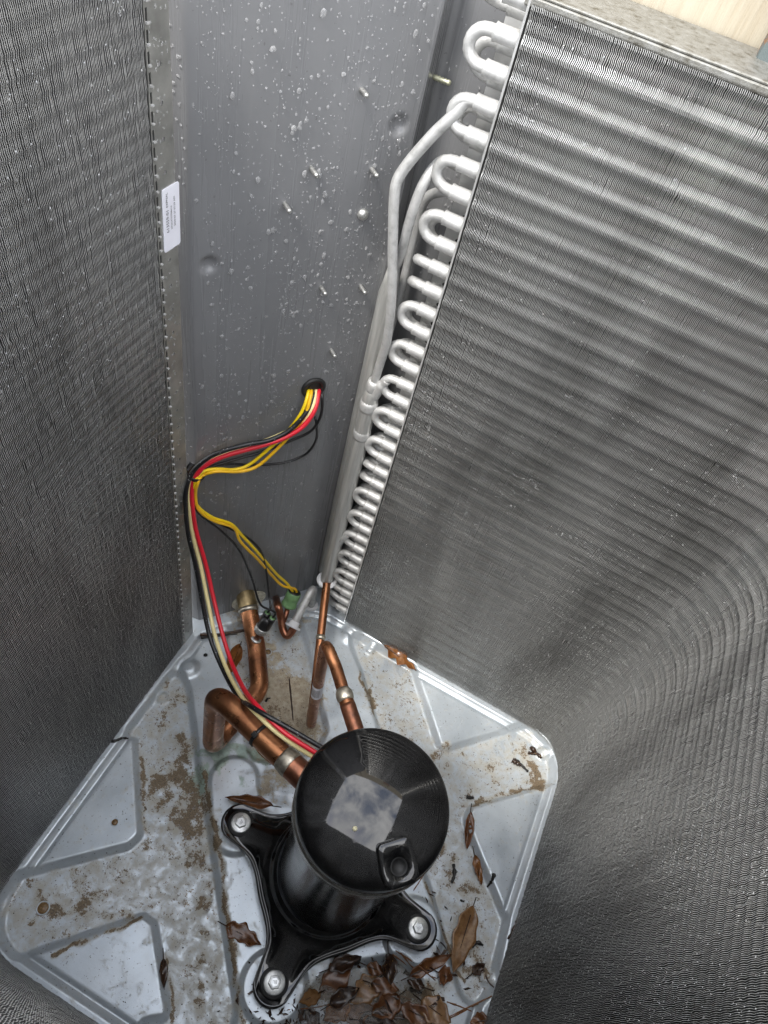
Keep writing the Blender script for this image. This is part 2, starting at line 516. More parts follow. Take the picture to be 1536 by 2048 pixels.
CH_E = fillet_poly([(-0.1134, 0.5772), (-0.1017, 0.5844), (-0.0074, 0.5818), (0.0851, 0.4804), (0.1030, 0.4834), (0.2007, 0.5845), (0.2406, 0.5715), (0.2572, 0.5469),
                    (0.2626, 0.5242), (0.1614, 0.4285), (0.1606, 0.4036), (0.1831, 0.3782), (0.2603, 0.3077), (0.2697, 0.2267), (0.2593, 0.2051), (0.2433, 0.2073),
                    (0.1695, 0.2890), (0.0622, 0.3980), (-0.0140, 0.4784), (-0.0707, 0.5385)],
                   [0.006, 0.006, 0.008, 0.014, 0.014, 0.008, 0.03, 0.03, 0.006, 0.012, 0.02, 0.1, 0.008, 0.01, 0.012, 0.015, 0.1, 0.1, 0.1, 0.05])
CH_S = fillet_poly([(0.0778, 0.0812), (0.0686, 0.1047), (0.0776, 0.1372), (0.1117, 0.1691), (0.1526, 0.1980), (0.1744, 0.1936), (0.2007, 0.1739), (0.2104, 0.1584), (0.16, -0.004), (0.03, -0.004)],
                   [0.015, 0.02, 0.02, 0.02, 0.015, 0.02, 0.03, 0.02, 0.01, 0.01])
gx = np.arange(-0.430, 0.330, 0.0016); gy = np.arange(-0.080, 0.690, 0.0016)
GX, GY = np.meshgrid(gx, gy, indexing='ij')
def pan_height(X, Y):
    d = sdf(X, Y, LIP)
    z = -0.004 * sstep(0, 0.005, -d)
    ch = np.zeros(X.shape)
    for poly in (CH_W, CH_N, CH_E, CH_S):
        ch = np.maximum(ch, 1 - sstep(0.0, 0.0115, sdf(X, Y, poly)))
    z -= 0.0030 * np.exp(-((d + 0.0095) / 0.003)**2) * (1 - ch)
    z -= 0.011 * ch
    # raised pads under the compressor feet
    def seg(ax, ay, bx, by):
        ex, ey = bx - ax, by - ay
        q = np.clip(((X - ax) * ex + (Y - ay) * ey) / (ex*ex + ey*ey + 1e-12), 0, 1)
        return np.hypot(X - ax - q*ex, Y - ay - q*ey)
    for (a, b, r) in (((-0.1551, 0.2855), (-0.1172, 0.2352), 0.030), ((0.0227, 0.1019), (0.0227, 0.1018), 0.036), ((0.1544, 0.237), (0.1544, 0.2369), 0.036), ((0.019, 0.374), (0.019, 0.3739), 0.036)):
        z += 0.007 * (1 - sstep(r, r + 0.0085, seg(a[0], a[1], b[0], b[1])))
    return z
PZ = pan_height(GX, GY) + 0.00025 * smooth_noise(GX.shape, 18, 18)
# small round-ended lances pressed into the rim slope, and drain holes
for (p, r, h) in (((-0.3179, 0.3407), 0.008, 0.006), ((-0.0797, 0.5803), 0.008, 0.006), ((0.2427, 0.5629), 0.009, 0.007), ((0.2651, 0.2371), 0.009, 0.007), ((-0.3097, 0.3968), 0.014, 0.006), ((-0.1194, 0.5818), 0.016, 0.006)):
    PZ += h * np.exp(-(((GX - p[0])**2 + (GY - p[1])**2) / r**2)**2) 
def pz(x, y):
    i = int(np.clip((x - gx[0]) / 0.0016, 0, len(gx) - 1)); j = int(np.clip((y - gy[0]) / 0.0016, 0, len(gy) - 1))
    return float(PZ[i, j])
nx_, ny_ = GX.shape
V = np.stack([GX.ravel(), GY.ravel(), PZ.ravel()], 1)
q0 = (np.arange(nx_ - 1)[:, None] * ny_ + np.arange(ny_ - 1)[None, :]).ravel()
F = np.stack([q0, q0 + ny_, q0 + ny_ + 1, q0 + 1], 1)
pan_me = mesh_np("base_pan", V, F)
# where real dirt lies: R rust/brown silt, G pale sandy crust, B green copper stain, A wet film
ST = np.zeros(GX.shape + (4,), np.float32)
WX = 0.007 * smooth_noise(GX.shape, 14, 14) + 0.004 * smooth_noise(GX.shape, 5, 5)
WY = 0.007 * smooth_noise(GX.shape, 14, 14) + 0.004 * smooth_noise(GX.shape, 5, 5)
WM = np.clip(0.75 + 0.3 * smooth_noise(GX.shape, 8, 8), 0.2, 1.2)
def blob(ch, p, a, b=None, ang=0.0, amt=1.0):
    b = b or a
    c, s_ = math.cos(math.radians(ang)), math.sin(math.radians(ang))
    xx, yy = GX + WX - p[0], GY + WY - p[1]
    u = xx * c + yy * s_; v = -xx * s_ + yy * c
    ST[..., ch] = np.maximum(ST[..., ch], amt * np.exp(-((u / a)**2 + (v / b)**2)))
chm = 1 - sstep(-0.004, 0.008, np.minimum(np.minimum(sdf(GX, GY, CH_W), sdf(GX, GY, CH_N)), np.minimum(sdf(GX, GY, CH_E), sdf(GX, GY, CH_S))))
def streak(ch, p, q, wd, amt=1.0):
    p = np.array(p); q = np.array(q); e = q - p; l2 = e.dot(e) + 1e-12
    wk = min(1.0, wd / 0.012)
    xx, yy = GX + WX * wk, GY + WY * wk
    k = np.clip(((xx - p[0]) * e[0] + (yy - p[1]) * e[1]) / l2, 0, 1)
    dd = np.hypot(xx - p[0] - k * e[0], yy - p[1] - k * e[1])
    ST[..., ch] = np.maximum(ST[..., ch], amt * WM * np.exp(-(dd / wd)**2))
ST[..., 0] = 0.30 * chm
for (p, q, wd, amt) in (((-0.2511, 0.3069), (-0.2296, 0.2452), 0.022, 0.85), ((-0.2038, 0.2440), (-0.1561, 0.1958), 0.024, 0.95), ((-0.2526, 0.2481), (-0.2396, 0.2086), 0.02, 0.6), ((-0.3133, 0.3602), (-0.2901, 0.3103), 0.02, 0.55),
                        ((-0.1479, 0.1931), (-0.0852, 0.1138), 0.014, 0.75), ((-0.0880, 0.1124), (-0.0269, 0.0394), 0.014, 0.75), ((-0.2934, 0.2573), (-0.2091, 0.1599), 0.005, 0.9), ((-0.2843, 0.0345), (-0.2276, 0.0831), 0.016, 0.62), ((-0.2373, 0.0408), (-0.1867, 0.0888), 0.012, 0.5),
                        ((-0.0470, 0.5096), (-0.0332, 0.4982), 0.012, 0.75), ((0.0855, 0.4701), (0.1117, 0.4896), 0.014, 0.65), ((0.2115, 0.5468), (0.2432, 0.5158), 0.016, 0.8), ((0.1606, 0.4314), (0.2492, 0.5105), 0.008, 0.7), ((0.1581, 0.4807), (0.1835, 0.5039), 0.03, 0.5),
                        ((0.1485, 0.3616), (0.2097, 0.3074), 0.02, 0.6), ((0.2334, 0.2663), (0.2478, 0.2481), 0.02, 0.7), ((-0.1646, 0.3836), (-0.1152, 0.4034), 0.025, 0.6), ((0.0780, 0.1198), (0.2070, 0.1731), 0.03, 0.7),
                        ((-0.2019, 0.2768), (-0.1144, 0.1902), 0.004, 0.95), ((-0.1144, 0.1902), (0.0071, 0.0563), 0.004, 0.9), ((-0.2281, 0.0130), (-0.1638, 0.0884), 0.003, 0.9), ((-0.1157, 0.0738), (-0.0656, 0.0201), 0.003, 0.8), ((-0.0118, 0.4729), (-0.0773, 0.5314), 0.004, 0.7),
                        ((0.1435, 0.3003), (0.2378, 0.2183), 0.004, 0.8)):
    streak(0, p, q, wd, amt)
for (p, a, amt) in (((-0.1451, 0.4320), 0.045, 1.0), ((-0.1132, 0.4001), 0.035, 1.0), ((-0.1853, 0.4464), 0.035, 0.8), ((-0.2156, 0.4884), 0.03, 0.5), ((-0.3015, 0.5265), 0.03, 0.7), ((-0.2055, 0.5590), 0.03, 0.4), ((-0.1421, 0.3613), 0.03, 0.8), ((-0.1085, 0.3134), 0.03, 0.55)):
    blob(1, p, a, a, 0, amt)
for (p, a, b, ang, amt) in (((-0.1937, 0.3019), 0.022, 0.016, 0, 1.0), ((-0.1657, 0.3305), 0.035, 0.014, 20, 0.8), ((-0.2049, 0.2631), 0.02, 0.03, 30, 0.7), ((-0.1447, 0.2850), 0.014, 0.016, 0, 0.4), ((-0.1998, 0.3366), 0.015, 0.02, 0, 0.6)):
    blob(2, p, a, b, ang, amt)
for (p, q, wd, amt) in (((-0.1999, 0.2384), (-0.1073, 0.1402), 0.020, 1.0), ((-0.1073, 0.1402), (-0.0195, 0.0387), 0.016, 1.0), ((0.0909, 0.1092), (0.1919, 0.1598), 0.05, 1.0), ((0.1961, 0.2665), (0.2498, 0.2244), 0.025, 0.7), ((-0.1841, 0.1665), (-0.2187, 0.0815), 0.02, 0.55)):
    streak(3, p, q, wd, amt)
at = pan_me.color_attributes.new("dirt", 'FLOAT_COLOR', 'POINT')
at.data.foreach_set("color", ST.reshape(-1, 4).ravel())

t = NT("galvanised_pan")
va = t.n.new("ShaderNodeVertexColor"); va.layer_name = "dirt"
sp = t.n.new("ShaderNodeSeparateColor"); t.l.new(va.outputs["Color"], sp.inputs["Color"])
n_big = t.noise(14, 7, 0.62); n_big_ = t.noise(38, 6, 0.68); n_fine = t.noise(120, 8, 0.72); n_dot = t.noise(330, 3, 0.6); n_speck = t.math('ADD', t.math('MULTIPLY', t.math('ADD', t.math('MULTIPLY', t.noise(230, 6, 0.8), 0.65), t.math('MULTIPLY', n_big_, 0.35)), 3.0), -1.0); n_mid = t.math('ADD', t.math('MULTIPLY', t.noise(60, 8, 0.75, dist=0.3), 1.8), -0.4)
base = t.ramp(n_big, [(0.3, (0.46, 0.51, 0.55)), (0.7, (0.58, 0.625, 0.66))])
base = t.mix(t.ramp(n_fine, [(0.50, 0.0), (0.66, 0.22)]), base, (0.42, 0.42, 0.40))
def gate(chan, noise, lo, hi, gain=1.0):
    s1 = t.math('MULTIPLY', chan, gain)
    s2 = t.math('ADD', s1, noise)
    return t.ramp(s2, [(lo, 0.0), (hi, 1.0)])
brown = t.ramp(t.noise(600, 4, 0.7), [(0.35, (0.055, 0.034, 0.018)), (0.62, (0.24, 0.165, 0.085))])
pale = t.ramp(n_fine, [(0.3, (0.20, 0.145, 0.085)), (0.48, (0.36, 0.29, 0.19)), (0.62, (0.46, 0.40, 0.29))])
green = t.ramp(n_mid, [(0.35, (0.20, 0.23, 0.17)), (0.65, (0.34, 0.45, 0.39))])
# soft ochre film, then crust, then sharp silt
c = t.mix(t.math('MULTIPLY', gate(sp.outputs[0], n_mid, 0.62, 1.45), 0.52), base, (0.40, 0.335, 0.215))
c = t.mix(t.math('MULTIPLY', gate(sp.outputs[1], n_mid, 0.78, 1.25), 0.9), c, pale)
c = t.mix(t.math('MULTIPLY', gate(sp.outputs[2], n_mid, 0.80, 1.3), 0.9), c, green)
c = t.mix(t.math('MULTIPLY', gate(sp.outputs[0], n_speck, 0.97, 1.46, 0.95), 0.92), c, brown)
# black specks
c = t.mix(t.ramp(n_dot, [(0.67, 0.0), (0.69, 0.85)]), c, (0.06, 0.05, 0.04))
t.link(c, "Base Color")
dirty = t.math('MAXIMUM', gate(sp.outputs[0], n_mid, 0.6, 1.1), gate(sp.outputs[1], n_mid, 0.6, 1.0))
t.link(t.math('SUBTRACT', 0.42, t.math('MULTIPLY', dirty, 0.42)), "Metallic")
rr = t.mix(dirty, t.ramp(n_big, [(0.3, 0.28), (0.7, 0.40)]), 0.62)
rr = t.mix(gate(va.outputs["Alpha"], n_mid, 1.12, 1.20), rr, 0.07)
t.link(rr, "Roughness")
t.bump(t.mix(dirty, t.math('MULTIPLY', n_fine, 0.25), n_fine), 0.35, 0.0012)
M['pan'] = t.m
pan = obj("base_pan", pan_me, M['pan'], label="stained galvanised pressed steel base pan under the compressor, with raised ribs", cat="pan")

def disc_hole(p, r, mat, rim=True):
    z = pz(p[0], p[1])
    V, F = lathe_vf([(r * 1.25, 0.0), (r * 1.2, 0.0009), (r * 1.02, 0.0011), (r, 0.0003), (r * 0.9, 0.0002)], (p[0], p[1], z - 0.0002), 20)
    o = obj("drain_hole", mesh_from("drain_hole", V, F), M['pan'], pan)
    V, F = lathe_vf([(r * 0.98, 0.0), (r * 0.9, 0.0007)], (p[0], p[1], z), 20)
    obj("hole_disc", mesh_from("hole_disc", V, F), mat, o)
M['hole'] = plain("painted_hole_shade", (0.012, 0.011, 0.01), 0.8)  # shade of holes painted as the colour of flat discs
M['rust'] = plain("wet_rust", (0.20, 0.12, 0.05), 0.35, 0, 0.5, 400, 0.4)
disc_hole((-0.3010, 0.4280), 0.0032, M['hole'])
disc_hole((-0.2627, 0.1641), 0.0042, M['rust'])
disc_hole((-0.2763, 0.0438), 0.0068, M['rust'])
disc_hole((-0.2230, 0.4885), 0.005, M['rust'])

# ------------------------------------------------------------------ grey service panel at the back corner
prof = fillet_path([(-0.395, 0.4668, 0), (-0.3435, 0.4725, 0), (-0.2145, 0.630, 0), (-0.2175, 0.664, 0), (-0.125, 0.664, 0)], [0, 0.007, 0.006, 0.006, 0], 6)[:, :2]
def resample(P, step):
    L = np.concatenate([[0], np.cumsum(np.linalg.norm(np.diff(P, axis=0), axis=1))])
    n = max(2, int(L[-1] / step)); s_ = np.unique(np.concatenate([np.linspace(0, L[-1], n), L]))
    return np.stack([np.interp(s_, L, P[:, 0]), np.interp(s_, L, P[:, 1])], 1)
prof = resample(prof, 0.0025)
pz_l = np.arange(-0.006, 0.9185, 0.0025)
tang = np.gradient(prof, axis=0); tang /= np.linalg.norm(tang, axis=1)[:, None]
pn = np.stack([tang[:, 1], -tang[:, 0]], 1)                   # toward the inside of the unit
PA, PB = np.array([-0.3435, 0.4725]), np.array([-0.2145, 0.630])
PD = (PB - PA) / np.linalg.norm(PB - PA); PN = np.array([PD[1], -PD[0]])
U, Z = np.meshgrid(np.arange(len(prof)), pz_l, indexing='ij')
off = 0.0007 * smooth_noise(U.shape, 14, 60)
for q, r, h in (((-0.3330, 0.4853, 0.6582), 0.0075, -0.005), ((-0.2259, 0.6161, 0.7813), 0.0075, -0.005)):
    dx = prof[U, 0] - q[0]; dy = prof[U, 1] - q[1]; dz = Z - q[2]
    off += h * np.exp(-((dx*dx + dy*dy + dz*dz) / r**2)**2)
V = np.stack([prof[U, 0] + pn[U, 0] * off, prof[U, 1] + pn[U, 1] * off, Z], -1).reshape(-1, 3)
nu, nz = U.shape
q0 = (np.arange(nu - 1)[:, None] * nz + np.arange(nz - 1)[None, :]).ravel()
F = np.stack([q0, q0 + nz, q0 + nz + 1, q0 + 1], 1)
pane = empty("service_panel", (-0.279, 0.551, 0.0), "tall rain beaded grey painted sheet metal panel closing the back corner", "panel")
obj("panel_sheet", mesh_np("panel_sheet", V, F), M['paint'], pane)
def rod(name, a, dirv, L, r, mat, parent, seg=8, **kw):
    a = np.array(a); dv = np.array(dirv, float); dv /= np.linalg.norm(dv)
    P = [a - dv * 0.002]
    R = [r]
    for k in range(10):                                            # thread
        P.append(a + dv * (L * (k + 0.5) / 11)); R.append(r * (1.12 if k % 2 else 0.84))
    P += [a + dv * L]; R += [r * 0.8]
    return tube(name, np.array(P), R, mat, parent, seg, **kw)
for p in ((-0.2529, 0.5831, 0.8111), (-0.2756, 0.5554, 0.7456), (-0.2384, 0.6008, 0.7430), (-0.2894, 0.5386, 0.7138), (-0.2597, 0.5748, 0.6207), (-0.2310, 0.6098, 0.6166), (-0.2450, 0.5928, 0.5349)):
    rod("screw", p, (PN[0] + 0.03, PN[1], -0.02), 0.0125, 0.0021, M['shaft'], pane)
p = (-0.2166, 0.6520, 0.8146)
rod("screw", p, (0.98, -0.02, 0.02), 0.016, 0.0024, M['brass_screw'], pane, label="olive zinc screw tip by the back fold")
p = np.array((-0.2391, 0.6000, 0.6990))
V, F = lathe_vf([(0.0055, -0.001), (0.0056, 0.001), (0.0050, 0.0030), (0.0032, 0.0045), (0.0010, 0.0051)], p, 18, axis=(PN[0], PN[1], 0))
obj("rivet", mesh_from("rivet", V, F), M['shaft'], pane)
# grommet
gc = np.array((-0.2547, 0.5810, 0.4810))
th = np.linspace(0, 2 * np.pi, 29)[:-1]
def torus_vf(c, axis, R, r, seg=28, sub=10, sq=1.0):
    axis = np.array(axis, float); axis /= np.linalg.norm(axis)
    a = np.array([0, 0, 1.0]) if abs(axis[2]) < 0.9 else np.array([1.0, 0, 0])
    X = a - a.dot(axis) * axis; X /= np.linalg.norm(X); Y = np.cross(axis, X)
    V, F = [], []
    for i in range(seg):
        A = 2 * np.pi * i / seg; dv = math.cos(A) * X + math.sin(A) * Y
        for j in range(sub):
            B = 2 * np.pi * j / sub
            V.append(np.array(c) + dv * (R + r * math.cos(B)) + axis * r * sq * math.sin(B))
            F.append((i*sub + j, ((i+1) % seg)*sub + j, ((i+1) % seg)*sub + (j+1) % sub, i*sub + (j+1) % sub))
    return np.array(V), F
V, F = torus_vf(gc + np.array([PN[0], PN[1], 0]) * 0.002, (PN[0], PN[1], 0), 0.0125, 0.0028)
gr = obj("grommet", mesh_from("grommet", V, F), M['rubber'], pane)
V, F = lathe_vf([(0.0120, 0.0), (0.0118, 0.0006)], gc + np.array([PN[0], PN[1], 0]) * 0.0008, 24, axis=(PN[0], PN[1], 0))
obj("opening", mesh_from("opening", V, F), M['hole'], gr)  # flat dark disc, the opening's shade is its colour
# pipe openings at the foot of the panel: keyhole cut-outs through which a pale gritty surface shows
t = NT("gritty_backing")
d = t.noise(170, 8, 0.75)
t.link(t.ramp(d, [(0.35, (0.30, 0.29, 0.22)), (0.5, (0.62, 0.60, 0.50)), (0.65, (0.75, 0.74, 0.66))]), "Base Color"); t.set(Roughness=0.8)
M['grit'] = t.m
def panel_patch(name, c, outline, mat):
    """flat plate lying on the panel; outline in (along panel, up)"""
    V = [np.array([c[0] + PD[0]*u + PN[0]*o, c[1] + PD[1]*u + PN[1]*o, c[2] + v]) for o in (0.0012, 0.0022) for u, v in outline]
    n = len(outline)
    F = [tuple(range(n, 2*n)), tuple(range(n - 1, -1, -1))] + [(i, (i+1) % n, n + (i+1) % n, n + i) for i in range(n)]
    return obj(name, mesh_from(name, V, F, False), mat, pane)
c1 = (-0.2918, 0.5356, 0.0007)
ol = [(0.029 * math.cos(a), 0.022 + 0.024 * math.sin(a)) for a in np.linspace(math.radians(-35), math.radians(215), 22)] + [(-0.018, -0.012), (-0.021, -0.05), (0.024, -0.05), (0.02, -0.012)]
panel_patch("pipe_opening", c1, ol, M['grit'])
c2 = (-0.2504, 0.5861, -0.0351)
ol = [(0.014 * math.cos(a), 0.018 + 0.010 * math.sin(a)) for a in np.linspace(0, math.radians(180), 12)] + [(-0.020, -0.03), (-0.022, -0.05), (0.018, -0.05)]
panel_patch("pipe_opening", c2, ol, M['grit'])

# ------------------------------------------------------------------ coil ends: tube sheet, hairpins, headers, left end plate
TSX, TSY = -0.141, 0.5975
V, F = join_vf([box_vf((TSX, TSY + 0.024, 0.4535), (0.0009, 0.024, 0.4535)), box_vf((TSX - 0.013, TSY + 0.0487, 0.4535), (0.0137, 0.0007, 0.4535))])
ts = obj("tube_sheet", mesh_from("tube_sheet", V, F, False), M['sheet_bright'], coil)
holes = []
for k in range(34):
    holes.append(lathe_vf([(0.0026, 0.0), (0.0024, 0.0004)], (TSX - 0.012, TSY + 0.0479, 0.03 + 0.02525 * k), 8, axis=(0, -1, 0)))
V, F = join_vf(holes); obj("sheet_hole", mesh_from("sheet_hole", V, F), M['hole'], ts, kind="stuff")  # flat dark discs with the hole shade painted in
FY, BY = 0.6065, 0.6285
def hp_vf(y, z1, z2, r=0.0050, y2=None, x0=TSX - 0.001, xs=-0.1665):
    y2 = y if y2 is None else y2
    pts = [(x0, y, z1), (xs, y, z1)]
    R = math.hypot(z1 - z2, y - y2) / 2
    for a in np.linspace(0, math.pi, 11)[1:-1]:
        m = (1 - math.cos(a)) / 2
        pts.append((xs - R * math.sin(a) * 1.05, y + (y2 - y) * m, z1 + (z2 - z1) * m))
    pts += [(xs, y2, z2), (x0, y2, z2)]
    return tube_vf(np.array(pts), r, 10, False)
def sleeve(y, z, parent):
    x = np.array([TSX - 0.0005, -0.1475, -0.1600, -0.1622, -0.1628])
    R = np.array([0.0071, 0.0069, 0.0067, 0.0071, 0.0056])
    tube("sleeve", np.stack([x, np.full(5, y), np.full(5, z)], 1), R, M['alu'], parent, 10)
def hairpin(k1, k2, dz=0.0, y=FY):
    V, F = hp_vf(y, TUBE_Z[k1] + dz, TUBE_Z[k2] + dz)
    o = obj("hairpin", mesh_from("hairpin", V, F), M['alu'], coil)
    sleeve(y, TUBE_Z[k1] + dz, o); sleeve(y, TUBE_Z[k2] + dz, o)
TUBE_Z.append(TUBE_Z[-1] + 0.02525)
for a, b in ((34, 33), (32, 31), (30, 29), (28, 27), (24, 23), (22, 21), (20, 19), (18, 17), (16, 15), (12, 11), (10, 9), (8, 7), (6, 5), (4, 3)):
    hairpin(a, b)
    if a not in (20, 30): hairpin(a, b, -0.0126, BY)
V, F = hp_vf(FY, TUBE_Z[35], TUBE_Z[34] + 0.0505)
for k in (35, 26, 25, 14, 13, 2, 0):
    z = TUBE_Z[k]
    V, F = hp_vf(FY, z, z - 0.0126, y2=BY)
    o = obj("hairpin", mesh_from("hairpin", V, F), M['alu'], coil)
    sleeve(FY, z, o); sleeve(BY, z - 0.0126, o)
o = tube("feeder_tube", smooth_path([(TSX, FY, TUBE_Z[1]), (-0.165, FY, TUBE_Z[1]), (-0.185, FY + 0.004, TUBE_Z[1] + 0.001), (-0.206, 0.622, TUBE_Z[1] - 0.004)], 6), 0.0052, M['alu'], coil, 10)
sleeve(FY, TUBE_Z[1], o)
# headers
H1, H2 = (-0.1915, 0.608), (-0.2045, 0.6255)
z1t, z1b = (-0.1934, 0.6074, 0.4959)[2], (-0.1905, 0.6083, 0.0723)[2]
P = [(H1[0], H1[1], z) for z in (z1b, z1b + 0.01, z1t - 0.03, z1t - 0.018, z1t - 0.006, z1t)]
hd = tube("header_pipe", P, [0.0105, 0.0105, 0.0105, 0.0102, 0.0080, 0.0066], M['header'], coil, 20)
z2t, z2b = (-0.1998, 0.6270, 0.6417)[2], (-0.2076, 0.6245, 0.0637)[2]
P = [(H2[0], H2[1], z) for z in (0.02, z2b, z2b + 0.006, z2t - 0.03, z2t - 0.016, z2t)]
hd2 = tube("header_pipe", P, [0.0062, 0.0066, 0.0105, 0.0105, 0.0085, 0.0066], M['header'], coil, 20)
tube("feeder_tube", smooth_path([(-0.163, FY, TUBE_Z[32]), (-0.1702, 0.6065, 0.8238), (-0.1756, 0.6050, 0.8134), (-0.1905, 0.6010, 0.7896), (-0.2076, 0.5950, 0.7541), (-0.2093, 0.5920, 0.7393), (-0.2019, 0.5920, 0.6969), (-0.1892, 0.5940, 0.6285), (-0.1854, 0.5990, 0.5759), (-0.1886, 0.6050, 0.5362), (H1[0], H1[1], z1t - 0.002)], 8), 0.0050, M['alu'], coil, 12)
tube("feeder_tube", smooth_path([(TSX, BY, TUBE_Z[30] - 0.0126), (-0.168, BY, TUBE_Z[30] - 0.0126), (-0.1803, 0.6220, 0.7657), (-0.1859, 0.6100, 0.7579), (-0.1901, 0.6040, 0.7376), (-0.1930, 0.6040, 0.7031), (-0.1955, 0.6100, 0.6723), (H2[0], H2[1], z2t - 0.003)], 8), 0.0049, M['alu'], coil, 12)
tube("feeder_tube", smooth_path([(TSX, BY, TUBE_Z[29] - 0.0126), (-0.166, BY, TUBE_Z[29] - 0.0126), (-0.1852, 0.6400, 0.7261), (-0.1949, 0.6450, 0.7140), (-0.1986, 0.6480, 0.6933), (-0.1983, 0.6480, 0.6554), (-0.1973, 0.6450, 0.6020), (-0.1974, 0.6400, 0.5575), (H2[0] + 0.006, H2[1] + 0.006, 0.48)], 8), 0.0047, M['alu'], coil, 12)
for k in (20, 8):
    zm = (TUBE_Z[k] + TUBE_Z[k - 1]) / 2
    tube("feeder_tube", smooth_path([(-0.176, FY, zm + 0.007), (-0.1805, FY, zm - 0.002), (-0.1865, FY + 0.001, zm - 0.022), (H1[0], H1[1], zm - 0.042)], 6), [0.0054] * 6 + [0.0066] * 8 + [0.0056] * 5, M['alu'], coil, 12)
# braze lumps on the header
V, F = [], []
for z, r in ((z1t + 0.004, 0.0078), (z1t - 0.026, 0.0112), (z1t - 0.075, 0.0112)):
    hv = lathe_vf([(r * 0.93, -0.009), (r, -0.005), (r * 1.01, 0.002), (r * 0.9, 0.008)], (H1[0], H1[1], z), 18)
    obj("braze_joint", mesh_from("braze_joint", *hv), M['alu'], hd)
hv = lathe_vf([(0.0108, 0), (0.0165, 0.0002), (0.0168, 0.0020), (0.0162, 0.0036), (0.0108, 0.0038)], (H1[0], H1[1], z1b - 0.002), 28)
obj("plastic_collar", mesh_from("plastic_collar", *hv), M['white_plastic'], hd)

# left end plate with slots and holes
EX = -0.3392
ep = empty("end_plate_frame", (0, 0, 0), "x", "x"); bpy.data.objects.remove(ep)
parts = []; lips = []
y0, y1, ys0, ys1 = 0.4228, 0.4486, 0.4242, 0.4262
def quad(ya, yb, za, zb, x=EX):
    return np.array([(x, ya, za), (x, yb, za), (x, yb, zb), (x, ya, zb)]), [(0, 1, 2, 3)]
sp_ = 0.01272; zs0 = 0.8605 - 67 * sp_
quads = []
z = 0.0
slots = [zs0 + sp_ * k for k in range(70)]
quads.append(quad(y0, ys0, 0, 0.907))
prev = 0.0
for s_ in slots:
    a, b = s_ - 0.0088, s_
    if b > 0.905: break
    quads.append(quad(ys0, ys1, prev, a)); prev = b
    lips.append(box_vf((EX + 0.0010, (ys0 + ys1) / 2, a + 0.0004), (0.0011, 0.0012, 0.0006)))
quads.append(quad(ys0, ys1, prev, 0.907))
quads.append(quad(ys1, 0.4330, 0, 0.907)); quads.append(quad(0.4400, y1, 0, 0.907))
hz = 0.0; pv = 0.0
holes_z = [0.8375 - 0.02544 * k for k in range(33)]
for zc in sorted(holes_z):
    if zc < 0.01: continue
    quads.append(quad(0.4330, 0.4400, pv, zc - 0.0035)); pv = zc + 0.0035
    cy = 0.4365
    ring_o = [(0.4330, zc - .0035), (cy, zc - .0035), (0.4400, zc - .0035), (0.4400, zc), (0.4400, zc + .0035), (cy, zc + .0035), (0.4330, zc + .0035), (0.4330, zc)]
    ring_i = [(cy + 0.0019 * math.cos(a), zc + 0.0019 * math.sin(a)) for a in np.radians([225, 270, 315, 0, 45, 90, 135, 180])]
    V = np.array([(EX, *p) for p in ring_o + ring_i]); F = [(i, (i+1) % 8, 8 + (i+1) % 8, 8 + i) for i in range(8)]
    quads.append((V, F))
quads.append(quad(0.4330, 0.4400, pv, 0.907))
V, F = join_vf(quads)
plate = obj("end_plate", mesh_from("end_plate", V, F, False), M['sheet'], coil)
sm = plate.modifiers.new("solid", 'SOLIDIFY'); sm.thickness = 0.0009; sm.offset = 0
V, F = join_vf(lips); obj("slot_lip", mesh_from("slot_lip", V, F, False), M['alu'], plate, kind="stuff")
V, F = box_vf((EX - 0.014, 0.4355, 0.4535), (0.0006, 0.014, 0.4535)); obj("rear_flange", mesh_from("rear_flange", V, F, False), M['dark_paint'], plate)

# printed sticker on the end plate
def text_obj(txt, size, M4, mat, parent, name="lettering"):
    cu = bpy.data.curves.new(name, 'FONT'); cu.body = txt; cu.size = size; cu.resolution_u = 2
    tmp = bpy.data.objects.new(name, cu); COL.objects.link(tmp)
    dg = bpy.context.evaluated_depsgraph_get()
    me = bpy.data.meshes.new_from_object(tmp.evaluated_get(dg))
    bpy.data.objects.remove(tmp)
    me.transform(M4)
    me.materials.clear()
    return obj(name, me, mat, parent)
LX = EX + 0.0012
la = np.array([0.4296, 0.6950]); lb = np.array([0.4305, 0.7495])      # lower-left and upper-left corners (y, z)
upv = (lb - la) / np.linalg.norm(lb - la); rt = np.array([upv[1], -upv[0]])
LH, LW = 0.0545, 0.0215
out = []
rc = 0.0022
for cx, cy, a0 in ((LW - rc, rc, -90), (LW - rc, LH - rc, 0), (rc, LH - rc, 90), (rc, rc, 180)):
    for a in np.radians(np.linspace(a0, a0 + 90, 5)): out.append((cx + rc * math.cos(a), cy + rc * math.sin(a)))
V = [(LX - o, *(la + rt * u + upv * v)) for o in (0.0006, 0.0) for u, v in out]
n = len(out)
F = [tuple(range(n, 2*n)), tuple(range(n-1, -1, -1))] + [(i, (i+1) % n, n + (i+1) % n, n + i) for i in range(n)]
lab = obj("label_sticker", mesh_from("label_sticker", V, F, False), M['paper'], plate, label="white printed barcode sticker on the end plate")
def lab_text(txt, u, v, size):
    o2 = la + rt * u + upv * v
    m = Matrix(((0, 0, 1, LX + 0.00025), (upv[0], -rt[0], 0, o2[0]), (upv[1], -rt[1], 0, o2[1]), (0, 0, 0, 1)))
    text_obj(txt, size, m, M['ink'], plate)
lab_text("613559-01", 0.0068, 0.0165, 0.0047)
lab_text("EXPNAL", 0.0062, 0.0385, 0.0034)
lab_text("LP2024737788610", 0.0112, 0.0180, 0.0027)
lab_text("2024-07-27 07:59 AM", 0.0155, 0.0190, 0.0029)

